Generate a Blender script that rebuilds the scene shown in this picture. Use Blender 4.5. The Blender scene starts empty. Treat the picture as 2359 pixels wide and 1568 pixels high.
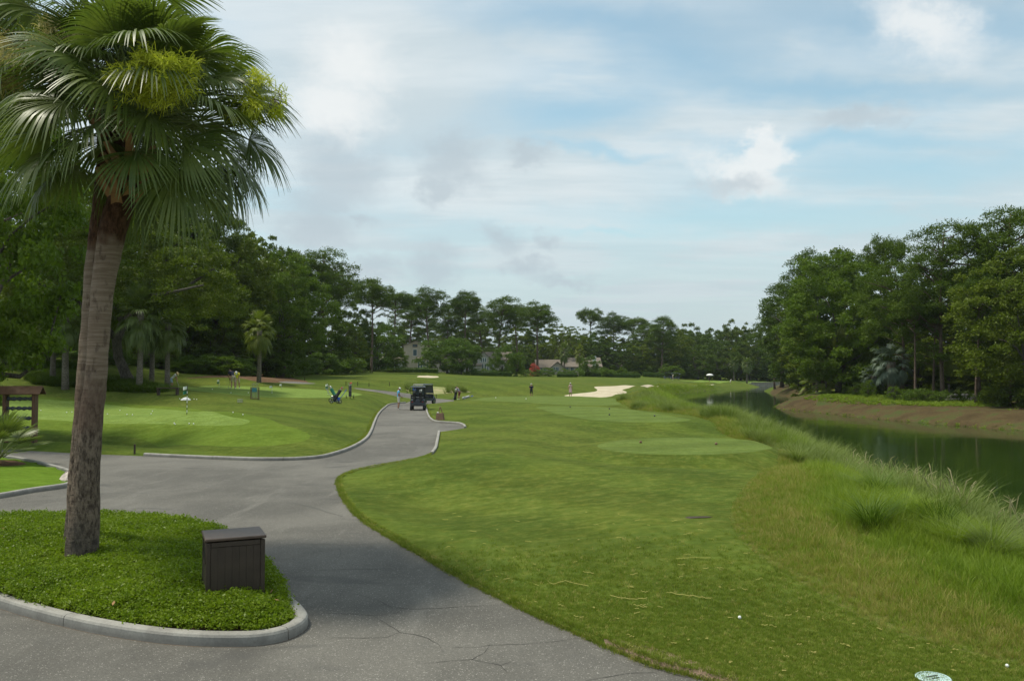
import bpy, math, random
import time as _t; _T0=_t.time()
import numpy as np
from mathutils import Vector, Matrix, Euler
from mathutils.geometry import delaunay_2d_cdt
R = math.radians
scene = bpy.context.scene
# ------------------------------------------------------------------ camera
F_PX, CU, CV, HOR = 1926.0, 1179.5, 784.0, 855.0     # measured on the photograph
CAM_H = 3.05
PITCH = math.atan((HOR - CV) / F_PX)
cam_data = bpy.data.cameras.new('camera')
cam_data.sensor_width = 36.0
cam_data.lens = 36.0 * F_PX / 2359.0
cam_data.clip_start = 0.05
cam_data.clip_end = 6000
cam = bpy.data.objects.new('camera', cam_data)
scene.collection.objects.link(cam)
cam.location = (0, 0, CAM_H)
cam.rotation_euler = (R(90) + PITCH, 0, 0)
scene.camera = cam
# ------------------------------------------------------------------ light
SUN_DIR = Vector((-0.66, 0.08, 1.50)).normalized()     # towards the sun
SUN_EL = math.asin(SUN_DIR.z)
SUN_AZ = math.atan2(SUN_DIR.x, SUN_DIR.y)
sd = bpy.data.lights.new('sun', 'SUN')
sd.energy = 4.1
sd.angle = R(8)
sd.color = (1.0, 0.94, 0.80)
sun = bpy.data.objects.new('sun', sd)
scene.collection.objects.link(sun)
sun.rotation_euler = SUN_DIR.to_track_quat('Z', 'Y').to_euler()
sun.location = (0, 0, 60)
scene.view_settings.view_transform = 'Standard'
scene.view_settings.look = 'None'
scene.view_settings.gamma = 1
scene.view_settings.use_curve_mapping = False
scene.view_settings.exposure = -0.05
scene.cycles.max_bounces = 6
scene.cycles.diffuse_bounces = 3
scene.cycles.transparent_max_bounces = 8
scene.cycles.sample_clamp_indirect = 4

class NG:
    """small helper to write node graphs"""
    def __init__(s, nt): s.nt = nt
    def n(s, t, **kw):
        x = s.nt.nodes.new(t)
        for k, v in kw.items(): setattr(x, k, v)
        return x
    def put(s, sock, v):
        if isinstance(v, bpy.types.NodeSocket): s.nt.links.new(v, sock)
        elif v is not None:
            try: sock.default_value = v
            except Exception:
                sock.default_value = tuple(v) + (1,) if len(v) == 3 else v
    def m(s, op, a, b=None, c=None, clamp=False):
        x = s.n('ShaderNodeMath', operation=op, use_clamp=clamp)
        s.put(x.inputs[0], a)
        if b is not None: s.put(x.inputs[1], b)
        if c is not None: s.put(x.inputs[2], c)
        return x.outputs[0]
    def v(s, op, a, b=None, scale=None):
        x = s.n('ShaderNodeVectorMath', operation=op)
        s.put(x.inputs[0], a)
        if b is not None: s.put(x.inputs[1], b)
        if scale is not None: s.put(x.inputs['Scale'], scale)
        return x.outputs['Value'] if op in ('LENGTH', 'DOT_PRODUCT', 'DISTANCE') else x.outputs[0]
    def noise(s, vec, scale, detail=3, rough=.55, dist=0.0, col=False):
        x = s.n('ShaderNodeTexNoise')
        s.put(x.inputs['Vector'], vec); x.inputs['Scale'].default_value = scale
        x.inputs['Detail'].default_value = detail; x.inputs['Roughness'].default_value = rough
        x.inputs['Distortion'].default_value = dist
        return x.outputs['Color'] if col else x.outputs['Fac']
    def voro(s, vec, scale, feature='F1', out='Distance', rnd=1.0):
        x = s.n('ShaderNodeTexVoronoi', feature=feature)
        s.put(x.inputs['Vector'], vec); x.inputs['Scale'].default_value = scale
        x.inputs['Randomness'].default_value = rnd
        return x.outputs[out]
    def rng(s, f, a, b, c=0.0, d=1.0, smooth=True):
        x = s.n('ShaderNodeMapRange', interpolation_type='SMOOTHSTEP' if smooth else 'LINEAR')
        s.put(x.inputs['Value'], f)
        for k, w in zip(('From Min', 'From Max', 'To Min', 'To Max'), (a, b, c, d)): s.put(x.inputs[k], w)
        return x.outputs['Result']
    def mix(s, f, a, b, mode='MIX'):
        x = s.n('ShaderNodeMix', data_type='RGBA', blend_type=mode)
        s.put(x.inputs[0], f); s.put(x.inputs[6], a if isinstance(a, bpy.types.NodeSocket) else tuple(a) + (1,) if len(a) == 3 else a)
        s.put(x.inputs[7], b if isinstance(b, bpy.types.NodeSocket) else tuple(b) + (1,) if len(b) == 3 else b)
        return x.outputs[2]
    def sep(s, v):
        x = s.n('ShaderNodeSeparateXYZ'); s.put(x.inputs[0], v); return x.outputs
    def comb(s, a, b, c):
        x = s.n('ShaderNodeCombineXYZ')
        for i, q in enumerate((a, b, c)): s.put(x.inputs[i], q)
        return x.outputs[0]

def px_azel(u, v):
    a = (u - CU) / F_PX; b = (CV - v) / F_PX
    y = math.cos(PITCH) - b * math.sin(PITCH); z = math.sin(PITCH) + b * math.cos(PITCH)
    return math.atan2(a, y), math.atan2(z, math.hypot(a, y))

world = bpy.data.worlds.new('World')
scene.world = world
world.use_nodes = True
def build_world():
    nt = world.node_tree; nt.nodes.clear(); g = NG(nt)
    sky = g.n('ShaderNodeTexSky', sky_type='NISHITA')
    sky.sun_disc = False; sky.sun_elevation = SUN_EL; sky.sun_rotation = SUN_AZ
    sky.air_density = 1.0; sky.dust_density = 1.2; sky.ozone_density = 1.5
    d = g.n('ShaderNodeTexCoord').outputs['Generated']
    x, y, z = g.sep(d)
    zc = g.m('MAXIMUM', z, 0.0)
    k = g.m('DIVIDE', 1.0, g.m('ADD', zc, 0.10))
    P = g.comb(g.m('MULTIPLY', x, k), g.m('MULTIPLY', y, k), 0.0)
    az = g.m('ARCTAN2', x, y)
    el = g.m('ARCSINE', z)
    ae = g.comb(az, el, 0.0)
    w1 = g.v('SUBTRACT', g.noise(g.v('MULTIPLY', ae, (1.0, 1.6, 1.0)), 9, 5, .6, col=True), (.5, .5, .5))
    aew = g.v('ADD', ae, g.v('MULTIPLY', w1, (.10, .06, 0)))
    w2 = g.v('SUBTRACT', g.noise(g.v('MULTIPLY', ae, (1.0, 1.3, 1.0)), 30, 5, .65, col=True), (.5, .5, .5))
    aep = g.v('ADD', aew, g.v('MULTIPLY', w2, (.040, .036, 0)))
    w3 = g.v('SUBTRACT', g.noise(ae, 95, 6, .7, col=True), (.5, .5, .5))
    aep = g.v('ADD', aep, g.v('MULTIPLY', w3, (.020, .018, 0)))
    def blob(vec, u, v, su, sv, rot=0.0, soft=1.0):
        a0, e0 = px_azel(u, v)
        q = g.v('SUBTRACT', vec, (a0, e0, 0))
        if rot:
            r = g.n('ShaderNodeVectorRotate', rotation_type='Z_AXIS'); g.put(r.inputs['Vector'], q)
            r.inputs['Angle'].default_value = rot; q = r.outputs[0]
        q = g.v('MULTIPLY', q, (F_PX / su, F_PX / sv, 0))
        return g.rng(g.v('LENGTH', q), 1.0 + soft * .8, max(0.0, 1.0 - soft), 0, 1)
    def union(bs):
        o = bs[0]
        for b in bs[1:]: o = g.m('MAXIMUM', o, b)
        return o
    # high thin sheet, streaked
    Ps = g.v('MULTIPLY', P, (0.8, 1.0, 1))
    n1 = g.noise(Ps, 1.1, 7, .58, .35)
    n2 = g.noise(g.v('MULTIPLY', P, (.6, 1.3, 1)), 1.8, 6, .55, .3)
    sheet = g.rng(g.m('ADD', g.m('MULTIPLY', n1, .6), g.m('MULTIPLY', n2, .4)), .33, .56)
    # blue openings, seen in the photograph
    gaps = union([blob(aew, 1330, 255, 190, 42, -.05), blob(aew, 1560, 120, 210, 70, .25), blob(aew, 1400, 60, 330, 40, .1),
                  blob(aew, 1950, 205, 420, 26, .16), blob(aew, 1950, 330, 330, 20, .12), blob(aew, 2150, 400, 330, 40, .1),
                  blob(aew, 1720, 505, 380, 36, .08), blob(aew, 1420, 527, 120, 9, .03), blob(aew, 2150, 60, 380, 50, .2), blob(aew, 1380, 350, 160, 14, .1)])
    veil = union([blob(aew, 850, 150, 520, 300, 0, .8), blob(aew, 1150, 420, 600, 130, 0, .8)])
    cover = g.m('MAXIMUM', g.m('MULTIPLY', sheet, .85), g.m('MULTIPLY', veil, .92))
    cover = g.m('MAXIMUM', cover, .55)
    cover = g.m('MULTIPLY', cover, g.m('SUBTRACT', 1.0, g.m('MULTIPLY', gaps, .66)))
    # bright streaks of the sheet
    st = g.noise(g.v('MULTIPLY', P, (.5, 1.1, 1)), 2.0, 6, .55, .4)
    st2 = g.noise(g.v('MULTIPLY', g.v('ADD', P, (0, 0, 4)), (.35, 1.9, 1)), 5.0, 7, .66, .8)
    st = g.m('ADD', g.m('MULTIPLY', st, .78), g.m('MULTIPLY', st2, .22))
    cloudcol = g.mix(g.rng(st, .38, .62), (6.4, 7.35, 7.75), (8.0, 8.65, 8.85))
    out = g.mix(cover, g.mix(1.0, sky.outputs[0], (1.85, 2.10, 1.72), 'MULTIPLY'), cloudcol)
    # pale band near the horizon
    hz = g.rng(el, .26, .0, 0, .78)
    out = g.mix(hz, out, (5.4, 6.4, 7.0))
    # low cumulus: bright puffs and grey ones
    white = union([blob(aep, 1745, 345, 66, 54, 0, .35), blob(aep, 1700, 400, 100, 50, .3, .6), blob(aep, 2130, 55, 95, 55, .6, .8),
                   blob(aep, 770, 250, 100, 60, 0, .8), blob(aep, 800, 140, 90, 70, 0, .9)])
    out = g.mix(g.m('MULTIPLY', white, .85), out, (9.2, 9.5, 9.5))
    grey = union([blob(aep, 790, 395, 110, 85, 0, .7), blob(aep, 740, 460, 90, 50, 0, .7), blob(aep, 1040, 365, 80, 60, .0, .7),
                  blob(aep, 1000, 425, 38, 40, 0, .7), blob(aep, 730, 525, 70, 60, 0, .7), blob(aep, 985, 615, 60, 50, 0, .8),
                  blob(aep, 860, 610, 70, 32, 0, .9), blob(aep, 1150, 560, 45, 26, .3, .9), blob(aep, 1210, 612, 40, 18, 0, .9),
                  blob(aep, 1250, 553, 26, 22, 0, .9), blob(aep, 1215, 370, 38, 24, 0, .9), blob(aep, 835, 505, 40, 18, 0, .9),
                  blob(aep, 1990, 270, 90, 22, 0, .9), blob(aep, 1680, 425, 70, 24, 0, .9), blob(aep, 1290, 640, 60, 14, 0, 1)])
    out = g.mix(g.m('MULTIPLY', grey, .7), out, (5.1, 6.0, 6.6))
    # the same broken cloud elsewhere
    lowp = g.noise(g.v('MULTIPLY', ae, (1.0, 2.2, 1)), 5.5, 6, .6, .3)
    lowm = g.m('MULTIPLY', g.rng(lowp, .62, .74), .35)
    out = g.mix(lowm, out, (7.2, 7.8, 8.1))
    # below the horizon: like the ground haze
    bg = g.n('ShaderNodeBackground'); g.put(bg.inputs[0], out); bg.inputs[1].default_value = 0.1
    wo = g.n('ShaderNodeOutputWorld'); nt.links.new(bg.outputs[0], wo.inputs[0])
build_world()
world.cycles.sampling_method = 'MANUAL'
world.cycles.sample_map_resolution = 512

# ------------------------------------------------------------------ objects
COL = scene.collection
def tag(o, label=None, cat=None, group=None, kind=None):
    if label: o['label'] = label
    if cat: o['category'] = cat
    if group: o['group'] = group
    if kind: o['kind'] = kind
    return o
def empty(name, loc=(0, 0, 0), rz=0, label=None, cat=None, group=None, scale=1):
    o = bpy.data.objects.new(name, None); COL.objects.link(o)
    o.empty_display_size = .2
    o.location = loc; o.rotation_euler = (0, 0, rz); o.scale = (scale,) * 3
    return tag(o, label, cat, group)
def np_mesh(name, V, Fc, mats, mi=None, smooth=False):
    """V (n,3); Fc: list of (k,m) arrays of faces with m corners"""
    me = bpy.data.meshes.new(name)
    if not isinstance(Fc, list): Fc = [Fc]
    Fc = [np.asarray(f, dtype=np.int32) for f in Fc if len(f)]
    me.vertices.add(len(V)); me.vertices.foreach_set('co', np.asarray(V, dtype=np.float32).ravel())
    tot = np.concatenate([np.full(len(f), f.shape[1], dtype=np.int32) for f in Fc])
    loops = np.concatenate([f.ravel() for f in Fc])
    me.loops.add(len(loops)); me.loops.foreach_set('vertex_index', loops)
    me.polygons.add(len(tot))
    st = np.zeros(len(tot), dtype=np.int32); st[1:] = np.cumsum(tot)[:-1]
    me.polygons.foreach_set('loop_start', st); me.polygons.foreach_set('loop_total', tot)
    if mi is not None: me.polygons.foreach_set('material_index', np.asarray(mi, dtype=np.int32))
    if smooth: me.polygons.foreach_set('use_smooth', np.ones(len(tot), dtype=bool))
    for m in (mats if isinstance(mats, (list, tuple)) else [mats]): me.materials.append(m)
    me.update(calc_edges=True); me.validate()
    return me
def link(name, me, parent=None, loc=None, rot=None, scale=None):
    o = bpy.data.objects.new(name, me); COL.objects.link(o)
    if parent: o.parent = parent
    if loc is not None: o.location = loc
    if rot is not None: o.rotation_euler = rot
    if scale is not None: o.scale = scale
    return o
class MB:
    """collects shapes; build() links them as ONE mesh object"""
    def __init__(s): s.V = []; s.F = []; s.n = 0
    def add(s, V, F):
        V = [tuple(v) for v in V]
        s.V += V; s.F += [tuple(i + s.n for i in f) for f in F]; s.n += len(V); return s
    def box(s, c, d, rz=0, bev=0.0, M=None):
        cx, cy, cz = c; hx, hy, hz = d[0] / 2, d[1] / 2, d[2] / 2
        b = min(bev, hx * .9, hy * .9, hz * .9)
        if b <= 0:
            vs = [Vector((x * hx, y * hy, z * hz)) for z in (-1, 1) for x, y in ((-1, -1), (1, -1), (1, 1), (-1, 1))]
            fs = [(0, 3, 2, 1), (4, 5, 6, 7), (0, 1, 5, 4), (1, 2, 6, 5), (2, 3, 7, 6), (3, 0, 4, 7)]
        else:
            vs = []; fs = []
            ring = []
            for z, ins in ((-hz, b), (-hz + b, 0), (hz - b, 0), (hz, b)):
                X, Y = hx - ins, hy - ins
                q = b if ins == 0 else b * .4
                ring.append([(-X + q, -Y), (X - q, -Y), (X, -Y + q), (X, Y - q), (X - q, Y), (-X + q, Y), (-X, Y - q), (-X, -Y + q)])
                vs += [Vector((p[0], p[1], z)) for p in ring[-1]]
            for k in range(3):
                for i in range(8): fs.append((k * 8 + i, k * 8 + (i + 1) % 8, k * 8 + 8 + (i + 1) % 8, k * 8 + 8 + i))
            fs.append(tuple(range(7, -1, -1))); fs.append(tuple(range(24, 32)))
        rm = Matrix.Rotation(rz, 3, 'Z')
        out = []
        for v in vs:
            v = (M @ v) if M is not None else v
            out.append(rm @ v + Vector(c))
        return s.add(out, fs)
    def tube(s, pts, r, n=8, cap=True):
        pts = [Vector(p) for p in pts]
        if not hasattr(r, '__len__'): r = [r] * len(pts)
        vs = []; fs = []
        up = Vector((0, 0, 1))
        t0 = (pts[1] - pts[0]).normalized()
        a = t0.orthogonal().normalized()
        for i, p in enumerate(pts):
            t = (pts[min(i + 1, len(pts) - 1)] - pts[max(i - 1, 0)])
            t = t.normalized() if t.length > 1e-9 else t0
            a = (a - t * a.dot(t)).normalized(); b = t.cross(a)
            for k in range(n):
                an = 2 * math.pi * k / n
                vs.append(p + (a * math.cos(an) + b * math.sin(an)) * r[i])
        for i in range(len(pts) - 1):
            for k in range(n):
                k2 = (k + 1) % n
                fs.append((i * n + k, i * n + k2, (i + 1) * n + k2, (i + 1) * n + k))
        if cap: fs.append(tuple(range(n - 1, -1, -1))); fs.append(tuple((len(pts) - 1) * n + k for k in range(n)))
        return s.add(vs, fs)
    def lathe(s, c, prof, n=16, M=None, cap=True):
        vs = []; fs = []
        for r, z in prof:
            for k in range(n):
                a = 2 * math.pi * k / n
                v = Vector((r * math.cos(a), r * math.sin(a), z))
                if M is not None: v = M @ v
                vs.append(v + Vector(c))
        for i in range(len(prof) - 1):
            for k in range(n):
                k2 = (k + 1) % n
                fs.append((i * n + k, i * n + k2, (i + 1) * n + k2, (i + 1) * n + k))
        if cap: fs.append(tuple(range(n - 1, -1, -1))); fs.append(tuple((len(prof) - 1) * n + k for k in range(n)))
        return s.add(vs, fs)
    def poly(s, pts, F=None): return s.add(pts, F or [tuple(range(len(pts)))])
    def prism(s, pts, axis_vec):
        n = len(pts); a = Vector(axis_vec)
        vs = [Vector(p) for p in pts] + [Vector(p) + a for p in pts]
        fs = [tuple(range(n - 1, -1, -1)), tuple(range(n, 2 * n))] + [(i, (i + 1) % n, n + (i + 1) % n, n + i) for i in range(n)]
        return s.add(vs, fs)
    def mesh(s, name, mat, smooth=False):
        me = bpy.data.meshes.new(name); me.from_pydata(s.V, [], s.F)
        for m in (mat if isinstance(mat, (list, tuple)) else [mat]): me.materials.append(m)
        if smooth: me.polygons.foreach_set('use_smooth', [True] * len(me.polygons))
        me.update(); return me
    def build(s, name, mat, parent=None, loc=None, rz=None, smooth=False, **kw):
        o = link(name, s.mesh(name, mat, smooth), parent, loc, (0, 0, rz) if rz is not None else None)
        return tag(o, **kw) if kw else o
def copy_tree(o, parent=None):
    c = o.copy(); COL.objects.link(c); c.parent = parent
    for ch in [x for x in o.children]: copy_tree(ch, c)
    return c

# ------------------------------------------------------------------ materials
def mat_new(name):
    m = bpy.data.materials.new(name); m.use_nodes = True
    nt = m.node_tree; nt.nodes.clear(); g = NG(nt)
    out = g.n('ShaderNodeOutputMaterial')
    b = g.n('ShaderNodeBsdfPrincipled'); nt.links.new(b.outputs[0], out.inputs[0])
    return m, g, b, out
def bump(g, b, h, strength=.3, dist=.02):
    x = g.n('ShaderNodeBump'); x.inputs['Strength'].default_value = strength; x.inputs['Distance'].default_value = dist
    g.put(x.inputs['Height'], h); g.nt.links.new(x.outputs[0], b.inputs['Normal'])
def pos(g): return g.n('ShaderNodeNewGeometry').outputs['Position']
def objc(g): return g.n('ShaderNodeTexCoord').outputs['Object']
def simple(name, col, rough=.6, metal=0.0, var=.12, scale=6.0, bumps=0.0, spec=.4, trans=None):
    m, g, b, out = mat_new(name)
    c = objc(g)
    n = g.noise(c, scale, 4)
    k = g.rng(n, .25, .75, 1 - var, 1 + var, False)
    x = g.n('ShaderNodeMix', data_type='RGBA', blend_type='MULTIPLY'); x.inputs[0].default_value = 1
    x.inputs[6].default_value = tuple(col) + (1,)
    g.put(x.inputs[7], g.comb(k, k, k))
    g.put(b.inputs['Base Color'], x.outputs[2])
    b.inputs['Roughness'].default_value = rough; b.inputs['Metallic'].default_value = metal
    b.inputs['Specular IOR Level'].default_value = spec
    if bumps: bump(g, b, g.noise(c, scale * 6, 3), .4, bumps)
    return m
def foliage(name, c1, c2, trans=.3, rough=.55, spec=.3, nscale=.25, yellow=None):
    m, g, b, out = mat_new(name)
    oi = g.n('ShaderNodeObjectInfo').outputs['Random']
    p = pos(g)
    n = g.noise(p, nscale, 3)
    n2 = g.noise(p, nscale * 14, 2)
    f = g.rng(g.m('ADD', g.m('MULTIPLY', n, .6), g.m('MULTIPLY', n2, .4)), .32, .68)
    f = g.m('ADD', g.m('MULTIPLY', f, .7), g.m('MULTIPLY', oi, .3))
    col = g.mix(f, c1, c2)
    if yellow:
        n3 = g.noise(p, nscale * 30, 2)
        col = g.mix(g.rng(n3, .58, .75, 0, .8), col, yellow)
    g.put(b.inputs['Base Color'], col); b.inputs['Roughness'].default_value = rough
    b.inputs['Specular IOR Level'].default_value = spec * .45
    t = g.n('ShaderNodeBsdfTranslucent'); g.put(t.inputs[0], g.mix(1.0, col, (1.35, 1.5, .7), 'MULTIPLY'))
    ms = g.n('ShaderNodeMixShader'); ms.inputs[0].default_value = trans
    g.nt.links.new(b.outputs[0], ms.inputs[1]); g.nt.links.new(t.outputs[0], ms.inputs[2])
    g.nt.links.new(ms.outputs[0], out.inputs[0])
    return m
# ------------------------------------------------------------------ terrain
def ray(u, v):
    a = (np.asarray(u, float) - CU) / F_PX; b = (CV - np.asarray(v, float)) / F_PX
    cp, sp = math.cos(PITCH), math.sin(PITCH)
    return a, cp - b * sp, sp + b * cp
def onz(u, v, z=0.0):
    dx, dy, dz = ray(u, v); t = (z - CAM_H) / dz
    return np.stack([dx * t, dy * t], -1)
def ud(u, d): return (u - CU) / F_PX * d, d
def catmull(P, step=.5, closed=False, alpha=.5):
    P = [np.array(p, float) for p in P]; n = len(P); out = []
    segs = n if closed else n - 1
    for i in range(segs):
        p1 = P[i]; p2 = P[(i + 1) % n]
        p0 = P[(i - 1) % n] if closed or i > 0 else 2 * p1 - p2
        p3 = P[(i + 2) % n] if closed or i < n - 2 else 2 * p2 - p1
        L = np.linalg.norm(p2 - p1); k = max(1, int(math.ceil(L / step)))
        t1 = max(np.linalg.norm(p1 - p0), 1e-6) ** alpha; t2 = max(L, 1e-6) ** alpha; t3 = max(np.linalg.norm(p3 - p2), 1e-6) ** alpha
        m1 = (p2 - p1) / t2 - (p2 - p0) / (t1 + t2) + (p1 - p0) / t1; m1 = m1 * t2
        m2 = (p3 - p2) / t3 - (p3 - p1) / (t2 + t3) + (p2 - p1) / t2; m2 = m2 * t2
        for j in range(k):
            t = j / k
            out.append((2*t**3 - 3*t*t + 1) * p1 + (t**3 - 2*t*t + t) * m1 + (-2*t**3 + 3*t*t) * p2 + (t**3 - t*t) * m2)
    if not closed: out.append(P[-1])
    return np.array(out)
def inside(P, poly):
    x, y = P[:, 0], P[:, 1]; r = np.zeros(len(P), bool); n = len(poly)
    for i in range(n):
        x1, y1 = poly[i]; x2, y2 = poly[(i + 1) % n]
        if y1 == y2: continue
        c = ((y1 > y) != (y2 > y)) & (x < (x2 - x1) * (y - y1) / (y2 - y1) + x1)
        r ^= c
    return r
def dist_line(P, L, closed=True):
    d = np.full(len(P), 1e18); n = len(L)
    for i in range(n if closed else n - 1):
        a = L[i]; b = L[(i + 1) % n]; ab = b - a; q = ab @ ab
        if q < 1e-12: continue
        t = np.clip(((P - a) @ ab) / q, 0, 1)
        e = P - (a + t[:, None] * ab)
        d = np.minimum(d, (e * e).sum(1))
    return np.sqrt(d)
def sm(x): x = np.clip(x, 0, 1); return x * x * (3 - 2 * x)

CTRL = []
for u, v, z in [(400,1040,.12),(700,1045,.12),(850,990,.12),(100,1028,.2),(-300,1020,.3),(300,1000,.32),(600,1000,.3),(720,960,.38),(820,945,.4),
        (150,950,.6),(450,980,.42),(300,925,1.05),(600,930,.9),(100,925,1.0),(415,915,1.24),(700,930,.7),(-200,930,1.1),
        (1050,955,.2),(1110,985,.15),(1200,1000,.3),(1250,1080,.32),(1000,1150,.12),(1100,1250,.12),(1300,1300,.2),(1500,1200,.35),(1700,1100,.1),(1650,1300,.2),
        (1550,1400,.12),(2000,1500,.05),(1400,1450,.05),(1300,960,.4),(1550,955,.4),(1600,1075,.05),(1300,1040,.3),(1150,1040,.3)]:
    p = onz(u, v, z); CTRL.append((p[0], p[1], z))
for u, v, d in [(620,917,60.5),(800,908,72),(400,888,80),(600,887,85),(830,893,96),(290,885,67),(120,830,80),(155,855,74),(375,869,84),(600,868,95),(350,848,108),
        (60,822,95),(-200,840,80),(700,862,125),(850,858,165),(900,853,180),(1000,857,190),(1100,860,205),(1000,867,145),(960,880,112),(1100,880,120),(1000,895,108),
        (1200,890,112),(1300,880,135),(1300,864.5,215),(1450,874,190),(1500,867.5,245),(1700,873,300),(1650,884,235),(1800,880,290),(1052,919,88),(1224,911,104),(1314,914,99),
        (1100,930,75),(940,915,76),(780,930,62),(1200,862,215),(1850,872,330),(1600,878,225),(1400,883,150),(1550,891,150),(1400,915,95),(1390,862,260),(500,865,100),(1100,857,260)]:
    x, y = ud(u, d); CTRL.append((x, y, CAM_H - (v - HOR) * d / F_PX))
for x, y, z in [(0,-20,0),(-30,0,0),(10,-10,-.1),(8,4,-.05),(20,0,-.3),(45,70,-.3),(45,95,-.15),(60,70,.2),(60,110,.4),(45,120,.2),(65,170,.3),(90,130,.8),(100,220,.6),(70,40,.5),(70,0,.5),
        (-60,60,1.8),(-90,100,4),(-60,20,.6),(-100,0,1),(0,600,2.5),(200,500,1.5),(-200,400,5),(400,300,2),(-400,100,5),(100,420,.6),(30,400,1.5),(-30,300,2.9),(0,1500,3),(-1500,600,8),(1500,600,4),(200,-100,0),(-200,-100,1)]:
    CTRL.append((x, y, z))
CTRL = np.array(CTRL)
def _phi(r): return -np.sqrt(r * r + 9.0)
_D = np.linalg.norm(CTRL[:, None, :2] - CTRL[None, :, :2], axis=2)
_n = len(CTRL)
_A = np.zeros((_n + 1, _n + 1)); _A[:_n, :_n] = _phi(_D) - np.eye(_n) * .8; _A[:_n, _n] = 1; _A[_n, :_n] = 1
_W = np.linalg.solve(_A, np.concatenate([CTRL[:, 2], [0]]))
def zbase(P):
    out = np.empty(len(P))
    for s in range(0, len(P), 8000):
        q = P[s:s + 8000]
        out[s:s + 8000] = _phi(np.linalg.norm(q[:, None] - CTRL[None, :, :2], axis=2)) @ _W[:_n] + _W[_n]
    return out
def zl(L, z=0.0): return [onz(u, v, z) for u, v in L]
W2 = lambda L: [np.array(p, float) for p in L]

# outlines, at road level (z=0)
KERB_LEFT = zl([(330,1050),(365,1052),(430,1055),(500,1058),(600,1061),(680,1060),(735,1056),(785,1044),(820,1030),(846,1013),(858,995),(865,975),(874,955),(888,940),(905,931),(935,928)])
RIGHT_EDGE = zl([(1830,1640),(1637,1568),(1511,1536),(1344,1466),(1250,1425),(1172,1388),(1090,1348),(1009,1303),(940,1262),(880,1228),(830,1195),(795,1155),(779,1118),(785,1098),(820,1085),(880,1073),(930,1064),(970,1056),(990,1047)])
KERB_RIGHT_A = zl([(990,1047),(999,1035),(1003,1020),(1008,996)])
KERB_RIGHT_B = zl([(1069,986),(1064,980),(1050,976),(1025,974.5),(1003,972.5),(990,966),(983,955),(980,943),(976,933)])
kl = catmull(KERB_LEFT, .5); re_ = catmull(RIGHT_EDGE, .35); kra = catmull(KERB_RIGHT_A, .5); krb = catmull(KERB_RIGHT_B, .5)
ROAD = np.array(list(re_) + list(kra[1:]) + list(krb) + zl([(990,930),(1010,928),(1045,925),(1046,921),(1000,917),(965,915),(950,920),(945,924)]) + list(kl[::-1])
    + zl([(250,1047),(160,1043),(40,1036),(-100,1029)]) + W2([(-34,37),(-60,42),(-60,-40),(3,-40),(3,2)]))
_isl = [(-500,1260),(-200,1330),(0,1402),(120,1437),(250,1465),(400,1485),(520,1490),(600,1487),(660,1475),(698,1456),(711,1438),(700,1418),(672,1392),(630,1345),(585,1290),(520,1250),(440,1226),(300,1212),(150,1210),(0,1212),(-200,1216),(-500,1222)]
ISLAND = catmull(zl(_isl), .18, True)
ISLAND2 = catmull(zl([(-500,1058),(-100,1052),(20,1056),(60,1062),(100,1071),(150,1084),(172,1092),(174,1104),(160,1122),(80,1134),(0,1148),(-150,1168),(-500,1215)]), .3, True)
WATER = catmull(W2([(12,-60),(12,0),(12.4,10),(13,18),(14.2,28),(16,40),(17.5,50),(18.5,62),(20,85),(22.5,105),(26,130),(29,155),(34,172),(51,208),(68,234),(74,250),(76,258),(92,260),(87,246),(69,222),(59,196),
    (55,178),(52,168),(50,150),(47,138),(40,122),(34.5,110),(33.2,104),(34.5,94),(36.5,78),(40,66),(45,54),(52,38),(58,15),(60,-20),(60,-60)]), 1.5, True)
WZ = -1.6
def ellz(u, v, a, b, z, n=40, rot=0):
    t = np.linspace(0, 2 * np.pi, n, endpoint=False)
    return [onz(u + a * math.cos(x) - rot * b * math.sin(x), v + b * math.sin(x) + rot * math.cos(x) * b, z) for x in t]
TEE1 = np.array(ellz(1578, 1027, 202, 20, .40))
TEE2 = catmull(zl([(1245,936),(1320,935),(1400,938),(1500,950),(1560,960),(1592,967),(1560,971),(1480,972),(1400,970),(1320,960),(1260,946)], .50), .8, True)
TEE3 = catmull(zl([(1085,918),(1160,913),(1250,912),(1340,913),(1430,920),(1440,928),(1400,933),(1300,932),(1180,925),(1110,923)], .30), 1.0, True)
TEES = [(TEE1, .40, 2.2), (TEE2, .50, 2.5), (TEE3, .30, 3.0)]
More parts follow.
